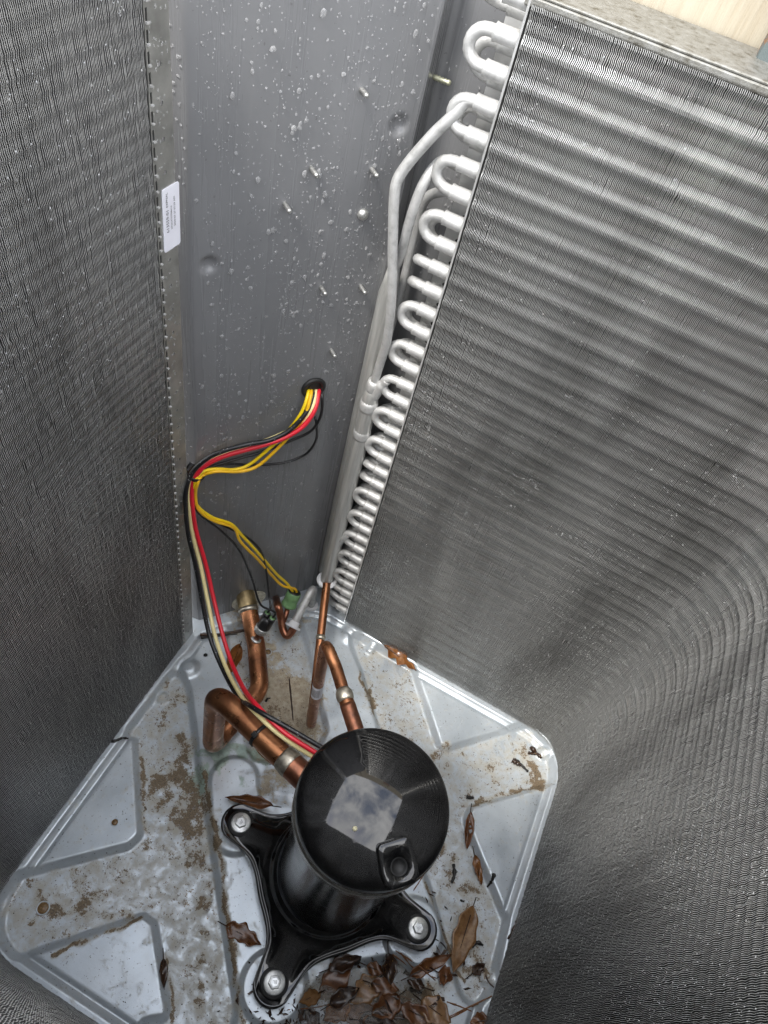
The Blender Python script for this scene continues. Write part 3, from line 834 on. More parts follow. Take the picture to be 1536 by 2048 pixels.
# pale galvanised top flange along the far coil, with grime
t = NT("grimy_flange")
d = t.noise(110, 8, 0.75)
t.link(t.ramp(d, [(0.34, (0.09, 0.08, 0.06)), (0.45, (0.20, 0.195, 0.175)), (0.65, (0.29, 0.29, 0.275))]), "Base Color")
t.set(Metallic=0.45, Roughness=0.4); t.bump(d, 0.4, 0.002)
V, F = join_vf([box_vf((0.07, 0.6330, 0.909), (0.215, 0.0340, 0.0012)), box_vf((0.07, 0.599, 0.9045), (0.215, 0.0012, 0.0032)), box_vf((0.07, 0.6645, 0.9000), (0.215, 0.0012, 0.0080))])
bevel(obj("top_flange", mesh_from("top_flange", V, F, False), t.m, cab), 0.001)

# small blue-grey fitting on the house wall
t = NT("weathered_blue_paint")
d = t.noise(40, 6, 0.7)
t.link(t.ramp(d, [(0.52, (0.085, 0.105, 0.105)), (0.6, (0.16, 0.08, 0.04))]), "Base Color"); t.set(Roughness=0.6)
bx = (0.0185, 0.6550, 0.9042)
fit = empty("wall_box", (bx[0] + 0.03, 0.655, bx[2] + 0.04), "small weathered blue grey box with a rusty cover on the cream wall", "box")
V, F = box_vf((bx[0] + 0.045, 0.655, bx[2] + 0.05), (0.045, 0.014, 0.05)); bevel(obj("box_body", mesh_from("box_body", V, F, False), t.m, fit), 0.004)
V, F = box_vf((bx[0] + 0.049, 0.639, bx[2] + 0.075), (0.040, 0.0022, 0.045)); bevel(obj("box_cover", mesh_from("box_cover", V, F, False), plain("rusty_cover", (0.20, 0.11, 0.065), 0.7, 0, 0.4, 60), fit), 0.002)

# ------------------------------------------------------------------ compressor
CX, CY = 0.0209, 0.2378
comp = empty("compressor", (CX, CY, 0.0), "glossy black scroll compressor bolted to the base pan by its four footed bracket", "compressor")
FEET = [math.pi / 2 * k for k in range(4)]
BOLTR = 0.1345
def smin(a, b, k):
    h = np.clip(0.5 + 0.5 * (b - a) / k, 0, 1)
    return b * (1 - h) + a * h - k * h * (1 - h)
def foot_sdf(px, py, R=0.0925, fr_=0.0250, k=0.030):
    d = np.hypot(px, py) - R
    for a in FEET:
        ux, uy = math.cos(a), math.sin(a)
        q = np.clip(px * ux + py * uy, 0, BOLTR + 0.002)
        lat = np.hypot(px - q * ux, py - q * uy)
        d = smin(d, lat - (fr_ + 0.016 * (1 - q / BOLTR)), k)
    return d
NTH = 240
tha = np.linspace(0, 2 * np.pi, NTH, endpoint=False)
rr_ = np.full(NTH, 0.2)
for _ in range(60):                                   # march inward to the outline
    rr_ = rr_ - 0.6 * foot_sdf(rr_ * np.cos(tha), rr_ * np.sin(tha))
def fprof(f, th_, r):
    return r
rings = []
ZP = 0.0195
lob = np.maximum(0, np.cos(4 * tha)) ** 2
def ring(r, z): rings.append(np.stack([CX + r * np.cos(tha), CY + r * np.sin(tha), np.broadcast_to(z, tha.shape)], 1))
ring(np.full(NTH, 0.0690), 0.052)
ring(np.full(NTH, 0.0725), 0.050)
ring(np.full(NTH, 0.0755), 0.043)
ring(np.full(NTH, 0.0800), 0.036)
ring(np.full(NTH, 0.0860), 0.0335)
ring(np.minimum(np.full(NTH, 0.0915), rr_ - 0.008), 0.0310)
for f, z in ((0.25, 0.026), (0.45, 0.0222), (0.65, 0.0205), (0.82, 0.0198)):
    ring(np.minimum(0.0915 + 0 * rr_, rr_ - 0.008) + f * np.maximum(rr_ - 0.006 - np.minimum(0.0915, rr_ - 0.008), 0.001), z * np.ones(NTH))
ring(rr_ - 0.0042, np.full(NTH, 0.0212))
ring(rr_ - 0.0022, np.full(NTH, 0.0216))
ring(rr_ - 0.0006, np.full(NTH, 0.0203))
ring(rr_, np.full(NTH, 0.0180))
ring(rr_, np.full(NTH, 0.0100))
ring(rr_ - 0.0025, np.full(NTH, 0.0098))
V = np.concatenate(rings)
F = []
for i in range(len(rings) - 1):
    for j in range(NTH):
        F.append((i*NTH + j, (i+1)*NTH + j, (i+1)*NTH + (j+1) % NTH, i*NTH + (j+1) % NTH))
obj("foot_bracket", mesh_from("foot_bracket", V, F), M['black'], comp)
KX, KY, KZ = CX + 0.0035, CY + 0.0020, 0.009         # the shell leans a few millimetres off the bracket centre
prof_ = [(0.066, 0.020), (0.0705, 0.030), (0.0705, 0.060), (0.0700, 0.150), (0.0700, 0.270), (0.0705, 0.304), (0.0702, 0.309)]
obj("shell", mesh_from("shell", *lathe_vf(prof_, (KX, KY, 0), 96)), M['shell'], comp)
capp = [(0.0700, 0.2975), (0.0745, 0.2980), (0.0750, 0.3000), (0.0735, 0.3010), (0.0738, 0.3025), (0.0768, 0.3040), (0.0772, 0.3070), (0.0770, 0.3260), (0.0768, 0.3310), (0.0758, 0.3370), (0.0738, 0.3415),
        (0.0708, 0.3446)] + [(0.0690 * f, 0.3460 + 0.0185 * (1 - f * f)) for f in (1.0, 0.95, 0.88, 0.8, 0.7, 0.6, 0.5, 0.4, 0.3, 0.2, 0.1, 0.01)]
cap = obj("cap", mesh_from("cap", *lathe_vf(capp, (KX, KY, KZ), 128)), M['black'], comp)
# worn bright band where the cap joins the shell
bandm = plain("worn_dark_steel", (0.30, 0.29, 0.27), 0.25, 0.9, 0.5, 120)
obj("cap_band", mesh_from("cap_band", *lathe_vf([(0.0768, 0.3045), (0.0776, 0.3050), (0.0776, 0.3250), (0.0768, 0.3254)], (KX, KY, KZ), 128)), bandm, cap)
# lug lying on the cap with a dark round hole
def plate_star(name, c, X, Y, outline, hole, hr, z0, z1, mat, parent):
    """flat plate with one round hole; outline in local (u, v) star shaped about the hole"""
    n = 64
    A = np.linspace(0, 2*np.pi, n, endpoint=False)
    O = np.array(outline); out = []
    for a in A:
        dv = np.array([math.cos(a), math.sin(a)]); best = 0.0
        for i in range(len(O)):
            p, q = O[i - 1] - hole, O[i] - hole
            e = q - p; den = dv[0] * e[1] - dv[1] * e[0]
            if abs(den) < 1e-12: continue
            tt = (p[0] * e[1] - p[1] * e[0]) / den; ss_ = (p[0] * dv[1] - p[1] * dv[0]) / den
            if tt > 0 and -1e-6 <= ss_ <= 1 + 1e-6: best = max(best, tt)
        out.append(np.array(hole) + dv * best)
    inn = [np.array(hole) + hr * np.array([math.cos(a), math.sin(a)]) for a in A]
    c, X, Y = np.array(c), np.array(X, float), np.array(Y, float); Zv = np.cross(X, Y)
    W = lambda p, z: c + p[0] * X + p[1] * Y + z * Zv
    V = [W(p, z1) for p in inn] + [W(p + (np.array(hole) - p) * 0.05, z1) for p in out] + [W(p, z1 - 0.0008) for p in out] + [W(p, z0) for p in out] + [W(p, z0) for p in inn]
    F = []
    for k in range(5):
        a0, b0 = k * n, ((k + 1) % 5) * n
        for j in range(n): F.append((a0 + j, a0 + (j+1) % n, b0 + (j+1) % n, b0 + j))
    F = [f[::-1] for f in F]
    return obj(name, mesh_from(name, V, F), mat, parent)
la_ = np.array((0.0527, 0.2109, 0.3715)); lb_ = np.array((0.0779, 0.1853, 0.3610))
Yv = (la_ - lb_); LL = np.linalg.norm(Yv); Yv /= LL
Xv = np.cross(Yv, np.array([0, 0, 1.0])); Xv /= np.linalg.norm(Xv)
Zc = np.cross(Xv, Yv)
ow = 0.0175
outl = [(-ow * .92, LL - .004), (-ow * .78, LL), (ow * .78, LL), (ow * .92, LL - .004), (ow, 0.012), (ow * 0.93, 0.004), (ow * .6, -0.002), (-ow * .6, -0.002), (-ow * 0.93, 0.004), (-ow, 0.012)]
plate_star("lug", lb_, Xv, Yv, outl, np.array([0.0, 0.0145]), 0.0085, -0.006, 0.0022, M['black'], comp)
hc = lb_ + Yv * 0.0145
obj("lug_socket", mesh_from("lug_socket", *lathe_vf([(0.0084, -0.005), (0.0084, 0.0005), (0.0070, 0.0009), (0.0066, -0.002), (0.001, -0.0025)], hc, 32, axis=Zc)), M['rubber'], comp)
# feet: rubber grommet, washer, hex bolt
def hexbolt(c, rot):
    o = obj("bolt", mesh_from("bolt", *lathe_vf([(0.0079, 0.0), (0.0079, 0.0048), (0.0071, 0.0058), (0.0058, 0.0060), (0.0052, 0.0052)], (c[0], c[1], c[2] + 0.0022), 6), False), M['steel'], comp)
    R = Matrix.Translation(Vector(c)) @ Matrix.Rotation(rot, 4, 'Z') @ Matrix.Translation(-Vector(c))
    o.data.transform(R)
    obj("washer", mesh_from("washer", *lathe_vf([(0.0008, 0), (0.0128, 0.0), (0.0134, 0.0006), (0.0132, 0.0016), (0.0122, 0.0022), (0.0007, 0.0022)], c, 32)), M['steel'], o)
    obj("rubber_mount", mesh_from("rubber_mount", *lathe_vf([(0.0155, -0.022), (0.0165, -0.012), (0.0150, -0.008), (0.0172, -0.006), (0.0176, -0.001), (0.0160, 0.0002), (0.0010, 0.0)], c, 32)), M['rubber'], o)
    text_obj("BL", 0.0052, Matrix.Translation(Vector((c[0], c[1], c[2] + 0.0075))) @ Matrix.Rotation(rot + 0.9, 4, 'Z') @ Matrix.Translation(Vector((-0.003, -0.0018, 0))), M['ink_grey'], o, "stamp")
M['ink_grey'] = plain("stamped_mark", (0.25, 0.25, 0.25), 0.5, 0.4, 0.1)
for k, a in enumerate(FEET):
    c = (CX + BOLTR * math.cos(a), CY + BOLTR * math.sin(a), 0.0218)
    hexbolt(c, 0.3 + 0.8 * k)
# paint fleck on the dome
p = np.array((0.0175, 0.2027, 0.3725))
obj("paint_fleck", mesh_from("paint_fleck", *lathe_vf([(0.0024, -0.0012), (0.0022, 0.0004), (0.0010, 0.0013), (0.0002, 0.0014)], p, 9)), plain("dried_fleck", (0.62, 0.58, 0.38), 0.5, 0, 0.3, 900), comp)

# ------------------------------------------------------------------ copper lines
S0 = np.array((-0.0532, 0.2673, 0.2220)); SC = np.array([CX, CY, 0.222])
elb = np.array((-0.1943, 0.3051, 0.2120)); base = np.array([-0.2055, 0.3064, 0.016])
elb[:2] = 0.5 * elb[:2] + 0.5 * base[:2]
d_in = (SC - S0) * np.array([1, 1, 0]); d_in /= np.linalg.norm(d_in)
suc = empty("suction_line", tuple(base), "thick copper suction pipe looping from the compressor side down and out through the panel", "pipe")
path = fillet_path([S0 + d_in * 0.03, S0 + (elb - S0) * 0.0, elb, base, (-0.1947, 0.4163, 0.0140), (-0.2365, 0.4720, 0.0200), (-0.2916, 0.5264, 0.0400), (-0.3158, 0.5537, 0.0368)], [0, 0.0, 0.034, 0.030, 0.036, 0.09, 0.08, 0], 10)
def even(P, step):
    P = np.array(P); L = np.concatenate([[0], np.cumsum(np.linalg.norm(np.diff(P, axis=0), axis=1))])
    keep = np.concatenate([[True], np.diff(L) > 1e-6]); P, L = P[keep], L[keep]
    s_ = np.linspace(0, L[-1], int(L[-1] / step) + 1)
    return np.stack([np.interp(s_, L, P[:, k]) for k in range(3)], 1)
path = even(path, 0.004)
tube("pipe", path, 0.0142, M['copper'], suc, 24)
def sub(P, a, b):
    return P[a:b]
tube("stub_sleeve", even([S0 + (elb - S0) * (-0.12), S0 + (elb - S0) * 0.02, S0 + (elb - S0) * 0.165], 0.003), 0.0156, M['copper_dark'], suc, 24)
q = [S0 + (elb - S0) * f for f in (0.13, 0.15, 0.17, 0.20, 0.235, 0.25)]
tube("braze_joint", q, [0.0144, 0.0162, 0.0164, 0.0158, 0.0153, 0.0142], M['braze'], suc, 24)
dd = np.linalg.norm(path - np.array((-0.2778, 0.5096, 0.0360)), axis=1); i = int(np.argmin(dd))
i = min(i, len(path) - 4)
tube("brass_sleeve", path[i:], 0.0152, M['brass'], suc, 24)
tube("braze_joint", path[max(i - 1, 0):i + 2], [0.0150, 0.0166, 0.0152], M['braze'], suc, 24)
V = np.array((-0.1606, 0.3946, 0.0300)); 
i2 = int(np.argmin(np.linalg.norm(path - np.array((-0.1995, 0.3658, 0.0140)), axis=1)))
tube("paper_label", path[i2:i2 + 3], 0.0147, M['paper'], suc, 24, cap=False)

dis = empty("discharge_line", (-0.1, 0.405, 0.01), "thin copper pipe arching from the compressor top down to the pan and the silver header", "pipe")
P = fillet_path([(H1[0], H1[1], z1b + 0.004), (-0.0985, 0.4045, 0.008), (-0.1085, 0.3985, 0.285), (-0.0827, 0.3774, 0.2830), (-0.0534, 0.3469, 0.2850), (-0.0145, 0.3091, 0.2850)], [0, 0.016, 0.022, 0.03, 0.05, 0], 9)
P = even(P, 0.004)
zz = P[:, 2]
R = np.where(np.arange(len(P)) < int(0.21 / 0.004), 0.0066, 0.0074)
k_j = int(np.argmin(np.linalg.norm(P - np.array((-0.0562, 0.3509, 0.2850)), axis=1)))
R[k_j + 1:] = 0.0088
tube("pipe", P, R, M['copper'], dis, 20)
tube("braze_joint", P[k_j - 2:k_j + 3], [0.0076, 0.0096, 0.0102, 0.0100, 0.0088], M['braze'], dis, 20)
tube("stub_sleeve", P[k_j + 3:], 0.0092, M['copper_dark'], dis, 20)
k_b = int(np.argmin(np.linalg.norm(P[:40] - np.array((-0.1565, 0.5261, 0.0360)), axis=1)))
tube("braze_joint", P[k_b - 1:k_b + 2], [0.0068, 0.0082, 0.0068], M['braze'], dis, 18)
leg = np.array([p for p in P if 0.128 < p[2] < 0.168 and abs(p[1] - 0.40) < 0.02])
st = tube("barcode_wrap", leg, 0.0077, M['paper'], dis, 20, cap=False)
for f in np.linspace(0.2, 0.8, 11):
    c = leg[0] + (leg[-1] - leg[0]) * f
    A = np.radians(np.linspace(200, 320, 10))
    hh = 0.0004 if int(f * 100) % 3 else 0.0008
    V = np.array([(c[0] + 0.00785 * math.cos(a), c[1] + 0.00785 * math.sin(a), c[2] + s_ * hh) for s_ in (-1, 1) for a in A]); n = len(A)
    obj("bar", mesh_from("bar", V, [(j, j+1, n + j + 1, n + j) for j in range(n - 1)]), M['ink'], st)

# small line with the green capped sensor, aluminium jumper tube with plastic collars
liq = empty("liquid_line", (-0.2127, 0.5210, 0.0100), "small copper elbow and bent aluminium tube below the green capped sensor", "pipe")
P = smooth_path([(-0.2662, 0.5827, -0.0140), (-0.2407, 0.5412, 0.0400), (-0.2289, 0.5329, 0.0260), (-0.2179, 0.5227, 0.0140), (-0.2072, 0.5180, 0.0100), (-0.2033, 0.5263, 0.0160), (-0.2040, 0.5357, 0.0240)], 7)
tube("copper_elbow", P, 0.0064, M['copper_dark'], liq, 14)
a_ = np.array((-0.2053, 0.5319, 0.0220)); top_ = np.array((-0.2064, 0.5967, 0.0572)); bot_ = np.array((-0.2036, 0.5933, -0.0020))
P = fillet_path([a_, top_ + (0, 0, 0.010), bot_], [0, 0.016, 0], 10)
tube("bent_tube", even(P, 0.003), 0.0064, M['alu'], liq, 14)
dv = (top_ - a_) / np.linalg.norm(top_ - a_)
obj("plastic_collar", mesh_from("plastic_collar", *lathe_vf([(0.0066, -0.001), (0.0135, -0.0008), (0.0138, 0.0014), (0.0130, 0.0026), (0.0085, 0.004), (0.0080, 0.010), (0.0066, 0.0105)], a_ - dv * 0.002, 24, axis=dv)), M['white_plastic'], liq)
obj("plastic_collar", mesh_from("plastic_collar", *lathe_vf([(0.0066, 0.0), (0.0115, 0.0004), (0.0115, 0.0030), (0.0066, 0.0036)], bot_ + (0, 0, 0.001), 24)), M['white_plastic'], liq)

def sensor_axis(b, t_):
    b, t_ = np.array(b), np.array(t_); L = np.linalg.norm(t_ - b); return b, (t_ - b) / L, L
b, ax, L = sensor_axis((-0.2282, 0.5543, 0.0340), (-0.2275, 0.5679, 0.0580))
gs = empty("green_sensor", tuple(b), "round green capped switch with two yellow wires at the foot of the panel", "switch")
obj("cap_body", mesh_from("cap_body", *lathe_vf([(0.0118, 0), (0.0128, 0.0012), (0.0126, 0.0040), (0.0118, 0.0048), (0.0114, L * .55), (0.0120, L * .6), (0.0116, L * .96), (0.0108, L)], b, 32, axis=ax)), M['green'], gs)
obj("sealed_top", mesh_from("sealed_top", *lathe_vf([(0.0104, L - 0.001), (0.0106, L + 0.0006), (0.0085, L + 0.0016), (0.0005, L + 0.0020)], b, 32, axis=ax)), M['plastic'], gs)
tube("stem", [np.array((-0.2222, 0.5291, 0.0200)), np.array((-0.2239, 0.5386, 0.0270)), b + ax * 0.002], 0.0042, M['copper_dark'], gs, 12)
GTOP = b + ax * L
b, ax, L = sensor_axis((-0.2370, 0.4828, 0.0520), (-0.2326, 0.4942, 0.0800))
bs = empty("black_sensor", tuple(b), "black pressure switch with two thin black wires on the thick copper pipe", "switch")
obj("metal_cup", mesh_from("metal_cup", *lathe_vf([(0.0060, -0.003), (0.0112, 0.0), (0.0118, 0.001), (0.0118, 0.0095), (0.0108, 0.0105)], b, 28, axis=ax)), M['shaft'], bs)
obj("switch_body", mesh_from("switch_body", *lathe_vf([(0.0106, 0.009), (0.0108, 0.014), (0.0096, 0.020), (0.0085, L), (0.004, L + 0.001)], b, 28, axis=ax)), M['plastic'], bs)
sidev = np.cross(ax, (0.3, 0.9, -0.2)); sidev /= np.linalg.norm(sidev)
BT = []
for sg in (-1, 1):
    c = b + sidev * sg * 0.0058
    obj("wire_boot", mesh_from("wire_boot", *lathe_vf([(0.0054, 0.012), (0.0058, L), (0.0056, L + 0.006)], c, 16, axis=ax)), M['plastic'], bs)
    obj("boot_liner", mesh_from("boot_liner", *lathe_vf([(0.0046, L + 0.0055), (0.0046, L + 0.0066), (0.0022, L + 0.0068)], c, 16, axis=ax)), M['green'], bs)
    BT.append(c + ax * (L + 0.006))
tube("stem", [b - ax * 0.022, b - ax * 0.012, b - ax * 0.002], [0.0052, 0.0044, 0.0044], M['copper_dark'], bs, 12)
obj("saddle_ring", mesh_from("saddle_ring", *lathe_vf([(0.0078, 0), (0.0086, 0.001), (0.0078, 0.0030), (0.0050, 0.0034)], b - ax * 0.021, 20, axis=ax)), M['steel'], bs)

# ------------------------------------------------------------------ wires
def wire(name, pts, r, mat, label, n=9):
    P = even(smooth_path(pts, n), 0.003)
    o = tube(name, P, r, mat, None, 10)
    o["label"] = label; o["category"] = "wire"
    return o
RW, RT = 0.0029, 0.0021
wire("red_wire", [(-0.2546, 0.6000, 0.4718), (-0.2476, 0.5832, 0.4746), (-0.2422, 0.5678, 0.4628), (-0.2469, 0.5526, 0.4438), (-0.2608, 0.5355, 0.4297), (-0.2813, 0.5137, 0.4209), (-0.3105, 0.4844, 0.4106), (-0.3260, 0.4686, 0.3988), (-0.3328, 0.4610, 0.3850), (-0.3355, 0.4553, 0.3700), (-0.3340, 0.4504, 0.3450), (-0.3254, 0.4451, 0.2950),
                  (-0.3036, 0.4348, 0.2450), (-0.2766, 0.4136, 0.2100), (-0.2466, 0.3879, 0.1900), (-0.2136, 0.3603, 0.1850), (-0.1739, 0.3262, 0.2150), (-0.1417, 0.3022, 0.2520), (-0.1008, 0.2891, 0.2580), (-0.0452, 0.2887, 0.2500)], RW, M['red'], "thick bright red wire from the grommet to the compressor")
wire("cream_wire", [(-0.2579, 0.5959, 0.4729), (-0.2501, 0.5803, 0.4746), (-0.2457, 0.5666, 0.4641), (-0.2523, 0.5539, 0.4428), (-0.2705, 0.5348, 0.4268), (-0.3023, 0.5038, 0.4089), (-0.3308, 0.4754, 0.3928), (-0.3368, 0.4615, 0.3800), (-0.3390, 0.4541, 0.3650), (-0.3371, 0.4484, 0.3400), (-0.3289, 0.4423, 0.2900),
                  (-0.3086, 0.4308, 0.2400), (-0.2826, 0.4086, 0.2050), (-0.2519, 0.3809, 0.1820), (-0.2174, 0.3537, 0.1780), (-0.1756, 0.3202, 0.2100), (-0.1428, 0.2969, 0.2470), (-0.1018, 0.2866, 0.2500), (-0.0480, 0.2862, 0.2420)], RW * 0.95, M['cream'], "cream coloured wire running close beside the red wire")
wire("black_wire", [(-0.2603, 0.5930, 0.4721), (-0.2510, 0.5760, 0.4741), (-0.2492, 0.5593, 0.4596), (-0.2585, 0.5416, 0.4390), (-0.2738, 0.5229, 0.4281), (-0.2932, 0.4992, 0.4278), (-0.3162, 0.4774, 0.4184), (-0.3286, 0.4654, 0.4054), (-0.3364, 0.4562, 0.3900), (-0.3378, 0.4468, 0.3750), (-0.3357, 0.4398, 0.3500), (-0.3291, 0.4335, 0.3000),
                  (-0.3101, 0.4221, 0.2500), (-0.2869, 0.4025, 0.2100), (-0.2585, 0.3780, 0.1800), (-0.2202, 0.3512, 0.1720), (-0.1773, 0.3187, 0.2050), (-0.1386, 0.2956, 0.2580), (-0.1008, 0.2941, 0.2620), (-0.0473, 0.2956, 0.2560)], RW, M['wire_black_print'], "thick black wire with white print, leftmost of the bundle")
wire("yellow_wire", [(-0.2642, 0.5883, 0.4750), (-0.2552, 0.5708, 0.4772), (-0.2538, 0.5568, 0.4588), (-0.2643, 0.5439, 0.4281), (-0.2781, 0.5271, 0.4038), (-0.2927, 0.5093, 0.3829), (-0.3034, 0.4962, 0.3796), (-0.3197, 0.4778, 0.3870), (-0.3305, 0.4678, 0.3837), (-0.3318, 0.4574, 0.3800), (-0.3346, 0.4546, 0.3550), (-0.3301, 0.4559, 0.3300), (-0.3176, 0.4699, 0.3000),
                  (-0.3022, 0.4899, 0.2750), (-0.2898, 0.5003, 0.2450), (-0.2706, 0.5197, 0.1900), (-0.2529, 0.5456, 0.1200), (-0.2381, 0.5593, 0.0850), (-0.2311, 0.5629, 0.0680), tuple(GTOP + (-0.002, 0, -0.002))], RT, M['yellow'], "upper of the two thin yellow wires ending in the green cap", 8)
wire("yellow_wire", [(-0.2620, 0.5909, 0.4726), (-0.2517, 0.5719, 0.4768), (-0.2492, 0.5576, 0.4568), (-0.2582, 0.5451, 0.4293), (-0.2705, 0.5300, 0.4025), (-0.2843, 0.5132, 0.3811), (-0.2971, 0.4976, 0.3788), (-0.3172, 0.4762, 0.3856), (-0.3300, 0.4669, 0.3784), (-0.3291, 0.4575, 0.3780), (-0.3319, 0.4547, 0.3520), (-0.3273, 0.4549, 0.3250), (-0.3137, 0.4676, 0.2980),
                  (-0.2965, 0.4885, 0.2720), (-0.2880, 0.4914, 0.2450), (-0.2699, 0.5119, 0.1900), (-0.2561, 0.5392, 0.1200), (-0.2414, 0.5506, 0.0880), (-0.2274, 0.5675, 0.0680), tuple(GTOP + (0.004, 0.001, -0.002))], RT, M['orange'], "lower of the two thin yellow wires, deeper orange yellow", 8)
wire("thin_black_wire", [(-0.2535, 0.6014, 0.4682), (-0.2426, 0.5830, 0.4736), (-0.2372, 0.5771, 0.4484), (-0.2435, 0.5694, 0.4231), (-0.2596, 0.5545, 0.4096), (-0.2871, 0.5255, 0.3948), (-0.3199, 0.4886, 0.3859), (-0.3392, 0.4668, 0.3750), (-0.3413, 0.4597, 0.3450), (-0.3333, 0.4600, 0.3150), (-0.3160, 0.4850, 0.2700),
                  (-0.2905, 0.5083, 0.2350), (-0.2720, 0.5210, 0.2000), (-0.2614, 0.5257, 0.1500), (-0.2468, 0.5158, 0.1050), tuple(BT[1] + ax * 0.012), tuple(BT[1])], RT * 0.85, M['wire_black'], "thin black wire hanging straight to the right boot of the black switch", 8)
wire("thin_black_wire", [(-0.2437, 0.5754, 0.4424), (-0.2396, 0.5741, 0.4321), (-0.2387, 0.5783, 0.4021), (-0.2474, 0.5741, 0.3740), (-0.2660, 0.5546, 0.3632), (-0.2920, 0.5243, 0.3692), (-0.3205, 0.4895, 0.3837), (-0.3406, 0.4708, 0.3720), (-0.3390, 0.4614, 0.3400), (-0.3318, 0.4590, 0.3120), (-0.3125, 0.4798, 0.2650),
                  (-0.2914, 0.4959, 0.2150), (-0.2687, 0.5002, 0.1500), (-0.2469, 0.4930, 0.1080), tuple(BT[0] + ax * 0.012), tuple(BT[0])], RT * 0.8, M['wire_black_print'], "thin black wire sagging in a loose loop under the grommet", 8)
def tie(c, axis, R, mat, label, rot=0.0, w=0.0022):
    c = np.array(c, float); axis = np.array(axis, float); axis /= np.linalg.norm(axis)
    e = empty("cable_tie", tuple(c), label, "cable tie")
    hv = lathe_vf([(R, -w), (R + 0.0012, -w), (R + 0.0012, w), (R, w)], c, 28, axis=axis)
    V, F = hv; F = F[:-2] + [(3*28 + j, 3*28 + (j+1) % 28, (j+1) % 28, j) for j in range(28)]
    obj("band", mesh_from("band", V, F), mat, e)
    a = np.array([0, 0, 1.0]); X = a - a.dot(axis) * axis; X /= np.linalg.norm(X); Y = np.cross(axis, X)
    dv = math.cos(rot) * X + math.sin(rot) * Y
    tv = np.cross(axis, dv)
    B = np.stack([axis, dv, tv], 1)
    V, F = box_vf(c + dv * (R + 0.0024), (0.0034, 0.0024, 0.0030), B); bevel(obj("head", mesh_from("head", V, F, False), mat, e), 0.0006)
    return e, dv, tv
ti, dv, tv = tie((-0.3386, 0.4640, 0.3800), np.array((-0.3343, 0.4658, 0.3680)) - np.array((-0.3242, 0.4740, 0.3986)), 0.0112, M['plastic'], "black cable tie bunching the wires beside the metal end plate", 2.4)
c = np.array((-0.3453, 0.4617, 0.3850)); V, F = box_vf(c, (0.0035, 0.006, 0.005)); bevel(obj("anchor", mesh_from("anchor", V, F, False), M['plastic'], ti), 0.001)
V, F = tube_vf(smooth_path([c, np.array((-0.3448, 0.4522, 0.3880)), np.array((-0.3373, 0.4533, 0.4100))], 5), 0.0012, 6); obj("tail", mesh_from("tail", V, F), M['plastic'], ti)
pc = S0 + (elb - S0) * 0.50
tie(pc, elb - S0, 0.0146, M['plastic'], "black cable tie strapping the wires onto the thick copper pipe", -0.5)

# ------------------------------------------------------------------ leaves and litter
def leaf_mat(name, a, b, rough=0.24):
    t = NT(name)
    d = t.noise(130, 6, 0.65); e = t.noise(40, 3)
    c = t.mix(e, t.ramp(d, [(0.35, a), (0.6, b)]), tuple(v * 0.7 for v in a))
    c = t.mix(t.ramp(t.noise(420, 3), [(0.66, 0.0), (0.72, 0.8)]), c, (0.42, 0.24, 0.06))
    t.link(c, "Base Color"); t.set(Roughness=rough); t.bump(d, 0.4, 0.001)
    return t.m
LM = [leaf_mat("brown_leaf", (0.095, 0.034, 0.012), (0.24, 0.098, 0.036)), leaf_mat("tan_leaf", (0.17, 0.080, 0.028), (0.36, 0.20, 0.085)), leaf_mat("dark_leaf", (0.028, 0.014, 0.009), (0.07, 0.034, 0.018)), leaf_mat("orange_leaf", (0.15, 0.052, 0.014), (0.32, 0.135, 0.035))]
def leaf(base_, tip, width, mat, label, lobes=0.0, curl=0.15, lift=0.002, group=None, seed=0, tear=0.0):
    r = random.Random(seed)
    a, b = np.array(base_, float), np.array(tip, float)
    if len(a) == 2: a = np.append(a, pz(*a) + lift)
    if len(b) == 2: b = np.append(b, pz(*b) + lift)
    L = np.linalg.norm(b - a); T = (b - a) / L
    Sd = np.cross(np.array([0, 0, 1.0]), T); Sd /= np.linalg.norm(Sd); Nn = np.cross(T, Sd)
    nl, nw = 18, 8
    V, F = [], []
    ph = r.random() * 6; wv = r.random() * 6
    for i in range(nl + 1):
        u = i / nl
        h = width * 0.5 * (math.sin(math.pi * min(1, u**0.85))**0.8) * (1 - 0.25 * u)
        hl = h * (1 + lobes * math.sin(u * 22 + ph)) * (1 - tear * max(0, math.sin(u * 9 + ph)))
        hr_ = h * (1 + lobes * math.sin(u * 20 + ph + 2))
        for j in range(nw + 1):
            q = (j / nw) * 2 - 1
            hh = hl if q < 0 else hr_
            z = curl * width * (abs(q)**1.6) + 0.0016 * math.sin(u * 7 + wv + q * 2) + 0.0004 * (1 if abs(q) < 0.1 else 0) + curl * width * 0.8 * (u - 0.5)**2
            cx = a + T * (L * u) + Sd * (q * hh) + Nn * z
            cx[2] = max(cx[2], pz(cx[0], cx[1]) + 0.0007)
            V.append(cx)
    for i in range(nl):
        for j in range(nw):
            k = i * (nw + 1) + j
            F.append((k, k + 1, k + nw + 2, k + nw + 1))
    o = empty("leaf", tuple(a), label, "leaf", group)
    bl = obj("blade", mesh_from("blade", V, F), mat, o)
    m = bl.modifiers.new("solid", 'SOLIDIFY'); m.thickness = 0.0004
    st_ = [a - T * 0.012 + Nn * 0.001, a, a + T * L * 0.35 + Nn * 0.0009, a + T * L * 0.7 + Nn * 0.0012]
    for s_ in st_: s_[2] = max(s_[2], pz(s_[0], s_[1]) + 0.0014)
    tube("stalk", st_, [0.0007, 0.0008, 0.0006, 0.0003], LM[2], o, 6)
    return o
leaf((-0.0630, 0.5915, 0.0020), (0.0036, 0.5771, 0.0020), 0.024, LM[3], "orange brown lobed oak leaf on the pan rim under the far coil", 0.45, 0.10, seed=3)
